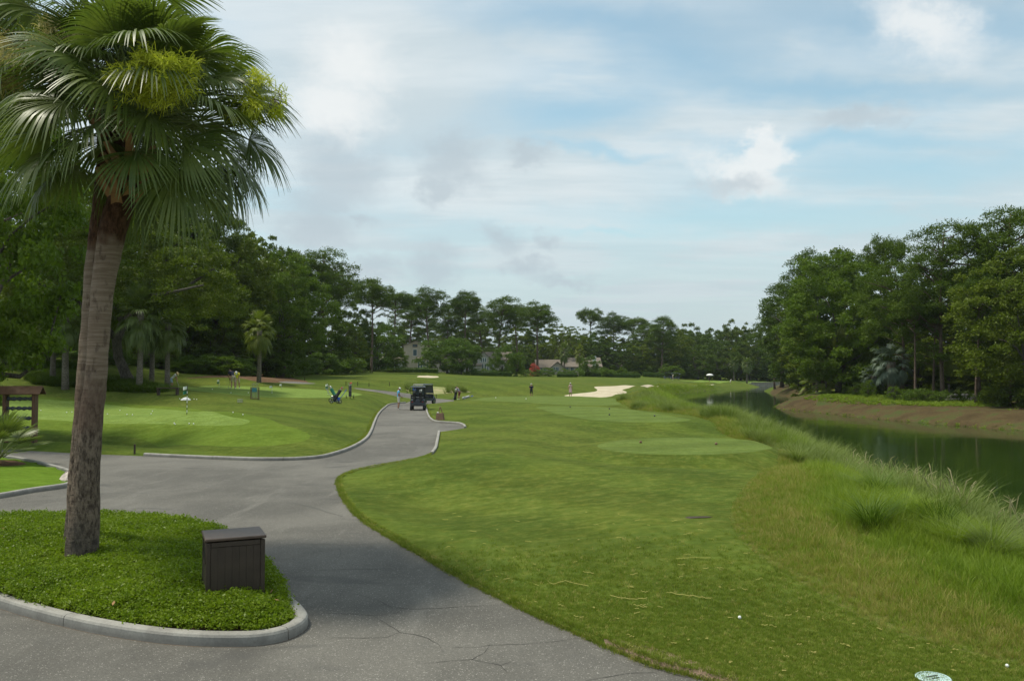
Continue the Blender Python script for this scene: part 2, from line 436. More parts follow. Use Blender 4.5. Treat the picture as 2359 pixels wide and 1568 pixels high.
def zfun(P, details=True):
    P = np.atleast_2d(P); z = zbase(P)
    y = P[:, 1]
    # gentle golf-course swells
    z = z + .10 * np.sin(P[:, 0] * .21 + y * .05) * np.sin(y * .13 + 1) * sm((y - 18) / 40) + .25 * np.sin(P[:, 0] * .07 + 2) * np.sin(y * .06) * sm((y - 70) / 60) * (1 - sm((P[:, 0] - 20) / 20))
    far = sm((np.hypot(P[:, 0], y) - 600) / 600); z = z * (1 - far) + 3.0 * far
    for T, tz, wd in TEES:
        ins = inside(P, T); d = dist_line(P, T)
        z = np.where(ins, tz, z * sm(d / wd) + tz * (1 - sm(d / wd)))
    near = (np.abs(P[:, 0]) < 75) & (y < 95)
    if near.any():
        q = P[near]; s = dist_line(q, ROAD) * np.where(inside(q, ROAD), -1, 1)
        wd = np.where(q[:, 0] > (q[:, 1] - 13) * -.2, 4.0, 2.0)
        k = sm(np.clip(s, 0, None) / wd)
        zz = z[near] * k + np.where(s > 0.04, .06, 0) * (1 - k)
        i1 = inside(q, ISLAND); d1 = dist_line(q, ISLAND)
        zz = np.where(i1, np.minimum(d1 / .12, 1) * .09 + sm(d1 / 2.5) * .10, zz)
        i2 = inside(q, ISLAND2); d2 = dist_line(q, ISLAND2)
        zz = np.where(i2, np.minimum(d2 / .12, 1) * .09 + sm(d2 / 3) * .12, zz)
        z[near] = zz
    s = dist_line(P, WATER) * np.where(inside(P, WATER), -1, 1)
    wd = np.where((P[:, 0] > 30) & (P[:, 1] < 130) | (P[:,0] > 45) & (P[:,1] < 200), 5.0, np.where(P[:, 1] > 140, 7, 5.5))
    k = np.clip(s / wd, 0, 1); k = np.where(P[:, 0] > 30, 1 - (1 - k) ** 1.8, sm(k) * .5 + k * .5)
    z = np.where(s < 0, WZ - np.minimum(-s * .4, 1.2) - .02, WZ * (1 - k) + z * k)
    return z
def Zp(x, y): return float(zfun(np.array([[x, y]]))[0])
_ts = np.geomspace(4, 900, 340)
def G(U, V):
    """where rays through these photo pixels meet the terrain"""
    U = np.atleast_1d(U).astype(float); V = np.atleast_1d(V).astype(float)
    dx, dy, dz = ray(U, V)
    P = np.stack([dx[:, None] * _ts, dy[:, None] * _ts], -1)
    zr = CAM_H + dz[:, None] * _ts
    zt = zfun(P.reshape(-1, 2)).reshape(zr.shape)
    below = zr < zt
    i = np.where(below.any(1), below.argmax(1), len(_ts) - 1); i = np.maximum(i, 1)
    r = np.arange(len(U))
    a = zr[r, i - 1] - zt[r, i - 1]; b = zr[r, i] - zt[r, i]
    f = np.clip(a / np.where(a - b == 0, 1, a - b), 0, 1)
    t = _ts[i - 1] + f * (_ts[i] - _ts[i - 1])
    return np.stack([dx * t, dy * t], -1)
def Gp(u, v):
    p = G(u, v)[0]; return float(p[0]), float(p[1]), Zp(p[0], p[1])
def Gl(L): L = np.array(L, float); return list(G(L[:, 0], L[:, 1]))
PATH = np.array(list(catmull(Gl([(815,892.6),(860,897),(905,903.5),(948,912.5)]), 2)) + list(catmull(Gl([(950,918),(912,912),(870,903),(820,895.6)]), 2)))
GREEN1 = catmull(Gl([(40,922),(95,919),(250,931),(400,944),(520,957),(568,966),(576,971),(560,977),(480,980),(360,976),(240,975),(100,966),(-40,958),(-60,930)]), .7, True)
FRINGE = catmull(Gl([(-50,985),(120,1000),(270,1004),(330,1012),(430,1024),(540,1028),(640,1025),(700,1015),(715,1003),(690,990),(650,978),(620,965),(560,952),(420,938),(240,925),(60,912),(-90,922)]), .7, True)
GREEN2 = catmull(Gl([(410,889),(470,888),(560,889),(660,893),(760,899),(810,903),(834,908),(810,913),(740,916),(640,915),(560,911),(480,903),(420,894)]), .8, True)
BUNK1 = catmull(Gl([(1300,910.5),(1351,904),(1369,902),(1376,898),(1371,890.5),(1420,888.5),(1502,887),(1518,888.5),(1502,890.5),(1450,893),(1434,898),(1443,902),(1440,906),(1420,908),(1406,913),(1385,915),(1332,912.5)]), 1.0, True)
BUNK2 = catmull(Gl([(1538,888.5),(1570,886.5),(1620,884.5),(1646,885.5),(1630,887.5),(1590,889)]), 1.5, True)
BUNK3 = catmull(Gl([(962,866.6),(985,864.6),(1005,866),(1006,869.4),(985,869.8),(965,868.6)]), 1.2, True)
BUNK4 = catmull(Gl([(936,893),(965,889),(1000,890),(1035,893),(1066,898),(1085,903),(1050,904),(1010,907),(960,906)]), 1.5, True)
GREEN3 = catmull(Gl([(1570,876.5),(1640,875),(1760,876.5),(1840,878.5),(1850,880.5),(1760,880.5),(1680,879),(1600,879.5)]), 3, True)
ROUGH = np.array(list(catmull(W2([(7.5,-5),(6.5,4)]) + zl([(2359,1513),(2200,1480),(2050,1442),(1950,1404),(1860,1362),(1780,1325),(1712,1282),(1686,1238),(1688,1200),(1715,1165),(1755,1120),(1785,1080),(1797,1050),(1795,1030),(1770,1015),(1700,1008),(1665,1000),(1640,984),(1600,966),(1540,952),(1450,940),(1420,925)], .1) + W2([(14,100),(19,112),(24,140),(27,165),(33,180),(50,214)]), .8))
    + W2([(51,208),(34,172),(29,155),(26,130),(22.5,105),(20,85),(18.5,62),(17.5,50),(16,40),(14.2,28),(13,18),(12.4,10),(12,-5)]))
BANK_R = np.array(W2([(33,112),(31,104),(33,92),(35,78),(39,64),(44,52),(52,34),(58,10),(60,-20),(100,-20),(100,70),(75,92),(62,88),(52,87),(47,93),(42,100),(38,112),(38,118)]))
BANK_R2 = np.array(W2([(46,136),(49,150),(51,168),(54,178),(60,190),(70,190),(62,165),(56,140),(50,128)]))
MULCH1 = catmull(Gl([(430,872),(500,869),(560,872),(600,880),(700,882),(690,874),(640,864),(590,861),(500,864)]), 2, True)
DIRT = catmull(zl([(1390,1482),(1470,1493),(1560,1520),(1640,1550),(1800,1600),(1900,1700),(1800,1660),(1640,1575),(1511,1542),(1400,1492)]), .3, True)
LOT = catmull(Gl([(640,878.5),(690,879),(728,882.5),(700,884),(650,881.5)]), 2, True)

REG = [('tee1', TEE1), ('tee2', TEE2), ('tee3', TEE3), ('island', ISLAND), ('island2', ISLAND2), ('road', ROAD), ('path', PATH), ('bunk1', BUNK1), ('bunk2', BUNK2), ('bunk3', BUNK3), ('bunk4', BUNK4),
       ('green1', GREEN1), ('green2', GREEN2), ('green3', GREEN3), ('fringe', FRINGE), ('dirt', DIRT), ('lot', LOT), ('pond', WATER), ('rough', ROUGH), ('bankr', BANK_R), ('bankr2', BANK_R2), ('mulch1', MULCH1)]
def build_ground():
    rng = np.random.default_rng(3)
    an = np.linspace(-R(72), R(72), 190); rr = np.geomspace(3.0, 900, 205)
    A, D = np.meshgrid(an, rr); A = A + rng.uniform(-.3, .3, A.shape) * (an[1] - an[0]); D = D * (1 + rng.uniform(-.008, .008, D.shape))
    P = np.stack([(D * np.sin(A)).ravel(), (D * np.cos(A)).ravel()], 1)
    extra = [(x, y) for x in np.arange(-60, 61, 4.0) for y in np.arange(-40, 1.5, 4.0)]
    ring = [(d * math.cos(t), d * math.sin(t)) for d in (120, 300, 900, 2000, 5000) for t in np.linspace(0, 2 * math.pi, 24, endpoint=False) + .01 if d > 900 or math.sin(t) < .25]
    P = np.concatenate([P, extra, ring])
    edges = []; verts = [tuple(p) for p in P]
    for nm, poly in REG:
        s = len(verts); verts += [tuple(p) for p in poly]; k = len(poly)
        edges += [(s + i, s + (i + 1) % k) for i in range(k)]
    r = delaunay_2d_cdt([Vector(v) for v in verts], edges, [], 0, 1e-4, False)
    V = np.array([(v.x, v.y) for v in r[0]]); T = np.array([f for f in r[2]], dtype=np.int32)
    C = V[T].mean(1)
    lab = np.full(len(T), -1)
    for k in range(len(REG) - 1, -1, -1): lab[inside(C, REG[k][1])] = k
    Z = zfun(V)
    e = V[T]; cr = (e[:, 1, 0] - e[:, 0, 0]) * (e[:, 2, 1] - e[:, 0, 1]) - (e[:, 1, 1] - e[:, 0, 1]) * (e[:, 2, 0] - e[:, 0, 0])
    T = np.where((cr < 0)[:, None], T[:, ::-1], T)
    return np.column_stack([V, Z]), T, lab
GV, GT, GLAB = build_ground()
def region_object(keys, name, mat, label, cat):
    ids = [-1 if k == 'lawn' else [n for n, _ in REG].index(k) for k in keys]
    T = GT[np.isin(GLAB, ids)]
    if not len(T): print('EMPTY', keys); return
    u, inv = np.unique(T, return_inverse=True)
    o = link(name, np_mesh(name, GV[u], inv.reshape(-1, 3), mat, smooth=True))
    return tag(o, label, cat, kind='structure')

def grass_mat(name, c1, c2, c3, fine=55., stripe=None, yel=.5, shift=0.0):
    m, g, b, out = mat_new(name)
    p = pos(g)
    px, py, pz = g.sep(p)
    pf = g.comb(px, py, 0.0)
    n0 = g.noise(pf, .045, 3); n1 = g.noise(pf, .35, 4, .6); n2 = g.noise(pf, 3.5, 4, .65); n3 = g.noise(pf, fine, 3, .7)
    col = g.mix(g.rng(n1, .3, .7), c1, c2)
    col = g.mix(g.m('MULTIPLY', g.rng(g.m('ADD', g.m('MULTIPLY', n2, .6), g.m('MULTIPLY', n0, .4)), .46, .66), yel), col, c3)
    n5 = g.noise(g.v('MULTIPLY', pf, (1, 2.2, 1)), 1.1, 5, .7, .6); n6 = g.noise(pf, 8, 4, .7)
    w5 = g.m('MULTIPLY', g.rng(n5, .3, .72, .84, 1.16), g.rng(n6, .25, .75, .86, 1.14)); col = g.mix(1.0, col, g.comb(w5, w5, g.m('MULTIPLY', w5, w5)), 'MULTIPLY')
    if stripe:
        ang, wdt, amt, curve = stripe
        w = g.m('ADD', g.m('ADD', g.m('MULTIPLY', px, math.cos(ang)), g.m('MULTIPLY', py, math.sin(ang))), g.m('MULTIPLY', g.m('MULTIPLY', px, px), curve))
        w = g.m('ADD', w, g.m('MULTIPLY', n1, 1.2))
        s = g.rng(g.m('SINE', g.m('MULTIPLY', w, 2 * math.pi / wdt)), -.5, .5, 1 - amt, 1 + amt)
        col = g.mix(1.0, col, g.comb(s, s, s), 'MULTIPLY')
    k = g.rng(n3, .25, .75, .62, 1.38, False); k2 = g.rng(n2, .2, .8, .85, 1.15, False); k = g.m('MULTIPLY', k, k2)
    col = g.mix(1.0, col, g.comb(k, k, g.m('MULTIPLY', k, .9)), 'MULTIPLY')
    sp = g.noise(pf, fine * .45, 2, .6)
    col = g.mix(g.rng(sp, .66, .74, 0, .55 * yel), col, (.30, .27, .10))
    g.put(b.inputs['Base Color'], col); b.inputs['Roughness'].default_value = .9; b.inputs['Specular IOR Level'].default_value = .05
    bump(g, b, g.m('ADD', n3, g.m('MULTIPLY', n2, .8)), .5, .03)
    return m
M_LAWN = grass_mat('lawn_grass', (.058, .090, .013), (.085, .116, .018), (.148, .146, .034), stripe=(.6, 3.4, .075, .02))
M_GREEN = grass_mat('putting_grass', (.135, .200, .045), (.155, .22, .052), (.17, .22, .055), fine=110, stripe=(1.2, 2.5, .03, 0), yel=.3)
M_FRINGE = grass_mat('fringe_grass', (.088, .138, .017), (.103, .152, .02), (.14, .165, .03), fine=80, yel=.4)
M_TEE = grass_mat('tee_grass', (.092, .134, .030), (.108, .150, .036), (.14, .16, .045), fine=90, stripe=(-1.1, 3.2, .07, 0), yel=.35)
M_ROUGH = grass_mat('rough_soil', (.07, .10, .02), (.10, .12, .03), (.16, .14, .05), fine=20)
M_FARG = M_GREEN

def asphalt_mat():
    m, g, b, out = mat_new('old_asphalt')
    p = pos(g)
    n0 = g.noise(p, .22, 4, .6, .4); n1 = g.noise(p, 1.3, 5, .65, .3); n2 = g.noise(p, 9, 4, .6)
    ag = g.voro(p, 95, 'F1', 'Color'); agv = g.sep(ag)[0]
    fine = g.noise(p, 160, 2, .7)
    col = g.mix(g.rng(n0, .36, .64), (.088, .083, .072), (.142, .134, .116))
    lane = g.noise(g.v('MULTIPLY', p, (1.6, .35, 1)), .9, 5, .65, .5); col = g.mix(g.rng(lane, .52, .70, 0, .5), col, (.175, .166, .146))
    col = g.mix(g.rng(n1, .55, .8, 0, .45), col, (.095, .093, .086))
    col = g.mix(g.rng(n2, .6, .8, 0, .25), col, (.20, .19, .17))
    k = g.m('ADD', g.rng(agv, 0, 1, .74, 1.22, False), g.m('MULTIPLY', g.m('SUBTRACT', fine, .5), .7))
    col = g.mix(1.0, col, g.comb(k, k, k), 'MULTIPLY')
    col = g.mix(g.rng(agv, .965, .985, 0, .6), col, (.42, .40, .36))
    # oil stains and tyre wear
    st = g.noise(g.v('MULTIPLY', p, (.5, 1.2, 1)), .9, 3, .5, .8)
    col = g.mix(g.rng(st, .60, .74, 0, .6), col, (.06, .058, .054))
    g.put(b.inputs['Base Color'], col); b.inputs['Roughness'].default_value = .82; b.inputs['Specular IOR Level'].default_value = .3
    bump(g, b, g.m('ADD', agv, g.m('MULTIPLY', fine, 1.0)), .55, .006)
    return m
M_ASPH = asphalt_mat()
def sand_mat(name, a, b_, sc=3.0):
    m, g, b, out = mat_new(name); p = pos(g)
    n = g.noise(p, sc * .3, 4); n2 = g.noise(p, sc * 8, 3)
    col = g.mix(g.rng(n, .3, .7), a, b_); k = g.rng(n2, .2, .8, .85, 1.12)
    g.put(b.inputs['Base Color'], g.mix(1.0, col, g.comb(k, k, k), 'MULTIPLY')); b.inputs['Roughness'].default_value = .95; b.inputs['Specular IOR Level'].default_value = .1
    bump(g, b, g.m('ADD', n2, n), .4, .05); return m
M_SAND = sand_mat('bunker_sand', (.43, .37, .26), (.52, .46, .34))
M_WASTE = sand_mat('sparse_sand', (.34, .30, .17), (.22, .24, .09), 2)
def mulch_mat(name, a, b_, gr=None):
    m, g, b, out = mat_new(name); p = pos(g)
    n = g.noise(p, .4, 5, .65); n2 = g.noise(p, 5, 5, .7); n3 = g.noise(g.v('MULTIPLY', p, (1, 1, 3)), 40, 3, .7)
    col = g.mix(g.rng(n, .3, .7), a, b_); k = g.m('MULTIPLY', g.rng(n3, .2, .8, .6, 1.4), g.rng(n2, .2, .8, .75, 1.25))
    if gr: col = g.mix(g.rng(n, .50, .62, 0, .85), col, gr)
    g.put(b.inputs['Base Color'], g.mix(1.0, col, g.comb(k, k, k), 'MULTIPLY')); b.inputs['Roughness'].default_value = .95; b.inputs['Specular IOR Level'].default_value = .1
    bump(g, b, g.m('ADD', n3, n2), .6, .05); return m
M_MULCH = mulch_mat('pine_straw', (.095, .058, .032), (.15, .092, .052))
M_BANK = mulch_mat('pine_straw_bank', (.055, .040, .018), (.104, .074, .034), (.05, .075, .018))
M_DIRT = mulch_mat('sandy_dirt', (.22, .16, .11), (.28, .20, .14), None)
region_object(['lawn'], 'lawn', M_LAWN, 'mown green golf course lawn and fairway', 'lawn')
region_object(['road'], 'road', M_ASPH, 'worn grey asphalt road narrowing into the cart lane', 'road')
region_object(['path'], 'cart_path', M_ASPH, 'thin grey cart path running left from behind the carts', 'path')
region_object(['lot'], 'parking_pavement', M_ASPH, 'strip of grey pavement beside the mulch under the left trees', 'pavement')
region_object(['island'], 'island_soil', M_MULCH, 'brown mulch under the ground cover of the kerbed island', 'soil')
region_object(['island2'], 'corner_lawn', grass_mat('bright_lawn', (.085, .150, .012), (.10, .17, .016), (.13, .17, .03), fine=60, yel=.3), 'bright green corner lawn at the left edge behind the palm trunk', 'lawn')
region_object(['green1'], 'putting_green', M_GREEN, 'smooth pale putting green nearest the road', 'putting green')
region_object(['fringe'], 'fringe_lawn', M_FRINGE, 'lighter mown collar around the nearest putting green', 'lawn')
region_object(['green2'], 'putting_green', M_GREEN, 'pale putting green with the two putting men', 'putting green')
region_object(['green3'], 'putting_green', M_FARG, 'far putting green beyond the pond end', 'putting green')
region_object(['tee1'], 'tee_box', M_TEE, 'nearest oval tee box beside the tall grass', 'tee box')
region_object(['tee2'], 'tee_box', M_TEE, 'middle long tee box', 'tee box')
region_object(['tee3'], 'tee_box', M_TEE, 'farthest tee box in front of the two standing golfers', 'tee box')
region_object(['bunk1'], 'sand_bunker', M_SAND, 'wide pale sand bunker by the pond reeds', 'bunker')
region_object(['bunk2'], 'sand_bunker', M_SAND, 'narrow far sand bunker along the pond bank', 'bunker')
region_object(['bunk3'], 'sand_bunker', M_SAND, 'tiny white bunker on the left fairway rise', 'bunker')
region_object(['bunk4'], 'sand_bunker', M_WASTE, 'sandy waste area with tufts behind the golf carts', 'bunker')
region_object(['rough'], 'rough_ground', M_ROUGH, 'overgrown slope between fairway and pond', 'ground')
region_object(['pond'], 'pond_bed', M_MULCH, 'muddy bed of the pond', 'pond bed')
region_object(['bankr', 'bankr2'], 'straw_bank', M_BANK, 'brown pine straw bank on the far side of the pond', 'bank')
region_object(['mulch1'], 'straw_bed', M_MULCH, 'brown straw bed under the trees behind the far green', 'mulch')
region_object(['dirt'], 'dirt_strip', M_DIRT, 'bare dirt strip at the edge of the road', 'dirt')

def water():
    m, g, b, out = mat_new('pond_water'); p = pos(g)
    g.put(b.inputs['Base Color'], g.mix(g.rng(g.noise(p, .05, 2), .3, .7), (.017, .036, .006), (.025, .047, .008)))
    b.inputs['Roughness'].default_value = .06; b.inputs['IOR'].default_value = 1.33; b.inputs['Specular IOR Level'].default_value = .5
    q = g.v('MULTIPLY', p, (1, .45, 1))
    r = g.m('ADD', g.noise(q, 2.2, 4, .6), g.m('MULTIPLY', g.noise(q, .4, 3, .5, .5), 2))
    msk = g.rng(g.noise(p, .05, 3, .5), .45, .62, .15, 1)
    bump(g, b, g.m('MULTIPLY', r, msk), .11, .07)
    P2 = np.array(WATER); c = P2.mean(0)
    r_ = delaunay_2d_cdt([Vector(v) for v in P2], [], [list(range(len(P2)))], 1, 1e-5, False)
    V = np.array([(v.x, v.y, WZ) for v in r_[0]]); T = np.array([f for f in r_[2]])
    return tag(link('pond', np_mesh('pond', V, T, m)), 'dark green calm pond reflecting the trees', 'pond', kind='structure')
water()

# ------------------------------------------------------------------ kerbs
def concrete(name, a=(.30, .29, .26), b_=(.21, .20, .18)):
    m, g, b, out = mat_new(name); p = pos(g)
    n = g.noise(p, 2.5, 5, .65); n2 = g.noise(p, 35, 4, .7); px, py, pz = g.sep(p)
    col = g.mix(g.rng(n, .35, .65), a, b_); k = g.rng(n2, .2, .8, .86, 1.12)
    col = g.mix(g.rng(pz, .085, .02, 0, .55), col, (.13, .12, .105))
    col = g.mix(g.rng(g.noise(p, 7, 4, .7), .58, .72, 0, .4), col, (.15, .135, .12))
    g.put(b.inputs['Base Color'], g.mix(1.0, col, g.comb(k, k, k), 'MULTIPLY')); b.inputs['Roughness'].default_value = .85
    bump(g, b, n2, .4, .006); return m
M_KERB = concrete('kerb_concrete')
def kerb(L, label, w=.13, h=.115, seg=3.0, joint=.012, side=1, closed=False, ends=True, zb=-.06):
    """rounded kerb along L (its road-side foot); side: +1 body lies left of travel"""
    root = empty('kerb', (L[0][0], L[0][1], 0), label=label, cat='kerb'); root['kind'] = 'structure'
    o0 = np.array([L[0][0], L[0][1]])
    L = np.array(L)
    if closed: L = np.vstack([L, L[:1]])
    T = np.gradient(L, axis=0); T /= np.linalg.norm(T, axis=1)[:, None] + 1e-9
    N = np.stack([-T[:, 1], T[:, 0]], 1) * side
    s = np.concatenate([[0], np.cumsum(np.linalg.norm(np.diff(L, axis=0), axis=1))])
    prof = [(0.0, zb), (.008, h - .035), (.022, h - .010), (.045, h), (w - .02, h), (w, h - .015), (w, zb)]
    tot = s[-1]; k = max(1, round(tot / seg)); rngk = random.Random(len(L))
    cuts = [0] + [tot * i / k + rngk.uniform(-.2, .2) for i in range(1, k)] + [tot]
    for i in range(k):
        a, b = cuts[i] + (joint / 2 if i else 0), cuts[i + 1] - (joint / 2 if i < k - 1 else 0)
        ss = np.unique(np.concatenate([[a], s[(s > a + .02) & (s < b - .02)], [b]]))
        X = np.stack([np.interp(ss, s, L[:, 0]), np.interp(ss, s, L[:, 1])], 1)
        NN = np.stack([np.interp(ss, s, N[:, 0]), np.interp(ss, s, N[:, 1])], 1)
        V = []; dz = rngk.uniform(-.003, .003)
        for j in range(len(ss)):
            for q, z in prof: V.append((X[j, 0] + NN[j, 0] * q - o0[0], X[j, 1] + NN[j, 1] * q - o0[1], z + dz))
        np_ = len(prof); Fq = []
        for j in range(len(ss) - 1):
            for q in range(np_ - 1):
                f = (j * np_ + q, (j + 1) * np_ + q, (j + 1) * np_ + q + 1, j * np_ + q + 1)
                Fq.append(f if side < 0 else f[::-1])
        mb = MB(); mb.add(V, Fq + [tuple(range(np_)), tuple(range((len(ss) - 1) * np_ + np_ - 1, (len(ss) - 1) * np_ - 1, -1))])
        o = mb.build('kerb_stone', M_KERB, root)
    return root
def area(P): x, y = P[:, 0], P[:, 1]; return .5 * np.sum(x * np.roll(y, -1) - np.roll(x, -1) * y)
kerb(kl, 'long curved grey kerb along the left lawn', side=1 if False else -1 if False else 1)
kerb(kra, 'short kerb piece right of the road below the notch', side=-1)
kerb(krb, 'kerb round the notch beside the tan sand box', side=-1)
kerb(ISLAND, 'pale grey kerb round the island with the palm', side=1 if area(ISLAND) > 0 else -1, closed=True, seg=3.0, w=.16, h=.135)
kerb(ISLAND2, 'kerb round the corner lawn at the left edge', side=1 if area(ISLAND2) > 0 else -1, closed=True, seg=3.5, w=.15, h=.12)
# ------------------------------------------------------------------ cracks in the asphalt
M_CRACK = simple('crack_tar', (.050, .047, .042), .95, var=.3)
def crack_obj(L, w=.012, seed=0):
    rn = random.Random(seed); P = [onz(u, v) for u, v in L]; pts = []
    for i in range(len(P) - 1):
        n = max(2, int(np.linalg.norm(P[i + 1] - P[i]) / .07))
        for j in range(n):
            t = j / n; p = P[i] * (1 - t) + P[i + 1] * t; pts.append(p)
    pts.append(P[-1]); A = np.array(pts); off = np.cumsum(np.array([rn.uniform(-1, 1) for _ in A])); off = (off - np.linspace(off[0], off[-1], len(off))) * .008
    T = np.gradient(A, axis=0); T /= np.linalg.norm(T, axis=1)[:, None] + 1e-9; N = np.stack([-T[:, 1], T[:, 0]], 1)
    A = A + N * off[:, None]; V = []; n = len(A)
    for i in range(n):
        ww = w * (.35 + .65 * math.sin(math.pi * min(1, max(.06, (i + .5) / n)))) * rn.uniform(.5, 1.3) / 2
        V += [(A[i, 0] + N[i, 0] * ww, A[i, 1] + N[i, 1] * ww, .004), (A[i, 0] - N[i, 0] * ww, A[i, 1] - N[i, 1] * ww, .004)]
    return V, [(2 * i, 2 * i + 1, 2 * i + 3, 2 * i + 2) for i in range(n - 1)]
road_o = bpy.data.objects['road']
def q3(x, y): return ((700 + x / 2.359) / 1.0382, (1200 + y / 2.359) / 1.0382)     # crop pixel to photo pixel
for k, L in enumerate([[(0,238),(130,236),(270,242),(430,236),(575,233)], [(258,262),(270,280),(268,300),(245,318)], [(-150,410),(0,402),(60,385),(180,384),(400,379),(640,376),(830,368)],
        [(358,518),(420,535),(500,560),(560,592),(660,602),(830,598),(1000,585),(1220,578)], [(110,632),(240,626),(330,630),(450,640),(580,625),(625,600)], [(450,640),(500,675),(560,710),(595,738),(690,750),(760,768),(820,800),(850,845)],
        [(595,738),(520,765),(400,768),(200,765)], [(900,818),(1050,818),(1110,805),(1280,800),(1460,785),(1640,762)], [(1110,805),(1080,850),(1010,888),(880,895),(740,912)], [(1010,888),(1100,905),(1175,920),(1210,965)],
        [(1650,1008),(1780,985),(1920,965),(2050,962)], [(1920,910),(2050,945),(2200,985),(2359,1010)], [(1175,920),(1230,900)], [(-300,330),(-100,322),(110,326)]]):
    V, Fq = crack_obj([q3(*p) for p in L], .0095 if k not in (13, 1) else .006, k)
    MB().add(V, Fq).build('crack', M_CRACK, road_o)
V, Fq = crack_obj([(660,1155),(720,1168),(790,1190)], .03, 77); MB().add(V, Fq).build('tyre_mark', simple('tyre_mark', (.09, .088, .08), .9), road_o)
# ------------------------------------------------------------------ foliage materials
M_PINE = foliage('pine_needles', (.046, .083, .008), (.094, .140, .015), .22, .55, .25, .12)
M_LEAF = foliage('oak_leaves', (.064, .098, .007), (.134, .170, .015), .28, .5, .35, .15, yellow=(.11, .15, .03))
M_LEAFD = foliage('dark_leaves', (.042, .078, .007), (.086, .128, .012), .25, .5, .35, .12)
M_LEAFB = foliage('bright_leaves', (.068, .116, .009), (.114, .170, .016), .32, .5, .35, .2)
M_PALM = foliage('palm_fronds', (.060, .100, .020), (.150, .185, .042), .28, .40, .8, 2.2)
M_PALMY = foliage('palm_fronds_yellow', (.10, .14, .02), (.16, .18, .03), .3, .45, .4, .8)
M_PALMG = foliage('palm_fronds_grey', (.10, .14, .10), (.15, .19, .14), .2, .45, .4, .8)
M_SHRUB = foliage('shrub_leaves', (.06, .11, .012), (.11, .17, .02), .25, .5, .4, .4)
M_RED = foliage('crepe_flowers', (.36, .07, .06), (.46, .13, .10), .2, .6, .2, .6)
M_HEDGE = foliage('hedge_leaves', (.04, .085, .016), (.07, .12, .022), .2, .5, .3, .4)
M_FLOWER = foliage('palm_flowers', (.42, .46, .03), (.58, .58, .09), .25, .7, .2, 2.0)
M_FLOWERC = foliage('palm_flowers_dry', (.48, .40, .18), (.62, .54, .30), .25, .7, .2, 2.0)
def bark(name, a, b_, sc=(9, 9, 1.6), ring=0):
    m, g, b, out = mat_new(name); c = objc(g)
    n = g.noise(g.v('MULTIPLY', c, sc), 1.6, 5, .7); n2 = g.noise(c, 1.2, 3)
    col = g.mix(g.rng(n, .35, .65), a, b_); k = g.rng(n2, .3, .7, .8, 1.2)
    g.put(b.inputs['Base Color'], g.mix(1.0, col, g.comb(k, k, k), 'MULTIPLY')); b.inputs['Roughness'].default_value = .9
    b.inputs['Specular IOR Level'].default_value = .15
    bump(g, b, n, .7, .03); return m
M_BARKP = bark('pine_bark', (.075, .055, .042), (.17, .125, .095))
M_BARKO = bark('oak_bark', (.055, .047, .038), (.12, .105, .085))
M_BARKS = bark('palm_bark', (.10, .085, .065), (.20, .175, .14), (4, 4, 9))

def diamonds(C, size, rng, aspect=.5, up=.45, outd=None, outw=0.0):
    """one small diamond leaf per centre"""
    n = len(C)
    nr = rng.normal(size=(n, 3)); nr[:, 2] += up; nr /= np.linalg.norm(nr, axis=1)[:, None]
    t = rng.normal(size=(n, 3))
    if outd is not None: t += outd * outw
    t -= nr * (t * nr).sum(1)[:, None]; t /= np.linalg.norm(t, axis=1)[:, None] + 1e-9
    w = np.cross(nr, t)
    L = (size * rng.uniform(.6, 1.35, n))[:, None]
    V = np.stack([C - t * L * .5, C + w * L * aspect * .5 + t * L * .06, C + t * L * .5, C - w * L * aspect * .5 + t * L * .06], 1).reshape(-1, 3)
    F_ = np.arange(4 * n, dtype=np.int32).reshape(n, 4)
    return V, F_
def cloud(clumps, per, leaf, rng, aspect=.5, up=.45, flat=.7, shell=.45, outw=.6):
    """leaves round clump centres (x,y,z,r)"""
    cl = np.array(clumps); k = len(cl)
    cnt = np.maximum(8, (per * (cl[:, 3] / cl[:, 3].mean()) ** 2).astype(int))
    idx = np.repeat(np.arange(k), cnt); n = len(idx)
    d = rng.normal(size=(n, 3)); d /= np.linalg.norm(d, axis=1)[:, None]
    d[:, 2] = np.where(d[:, 2] < -.35, -d[:, 2] * .6, d[:, 2])
    rad = cl[idx, 3] * (shell + (1 - shell) * rng.random(n) ** .6) * rng.uniform(.8, 1.18, n)
    off = d * rad[:, None]; off[:, 2] *= flat
    C = cl[idx, :3] + off
    return diamonds(C, leaf, rng, aspect, up, d, outw)
def join(parts):
    V = []; F_ = []; s = 0
    for v, f in parts: V.append(v); F_.append(np.asarray(f) + s); s += len(v)
    return np.concatenate(V), F_
def limb(rng, a, b, r0, r1, bend=.15, k=5):
    a = np.array(a, float); b = np.array(b, float); L = np.linalg.norm(b - a)
    off = rng.normal(size=3) * L * bend
    return [tuple(a + (b - a) * t + off * math.sin(math.pi * t)) for t in np.linspace(0, 1, k)], list(np.linspace(r0, r1, k))

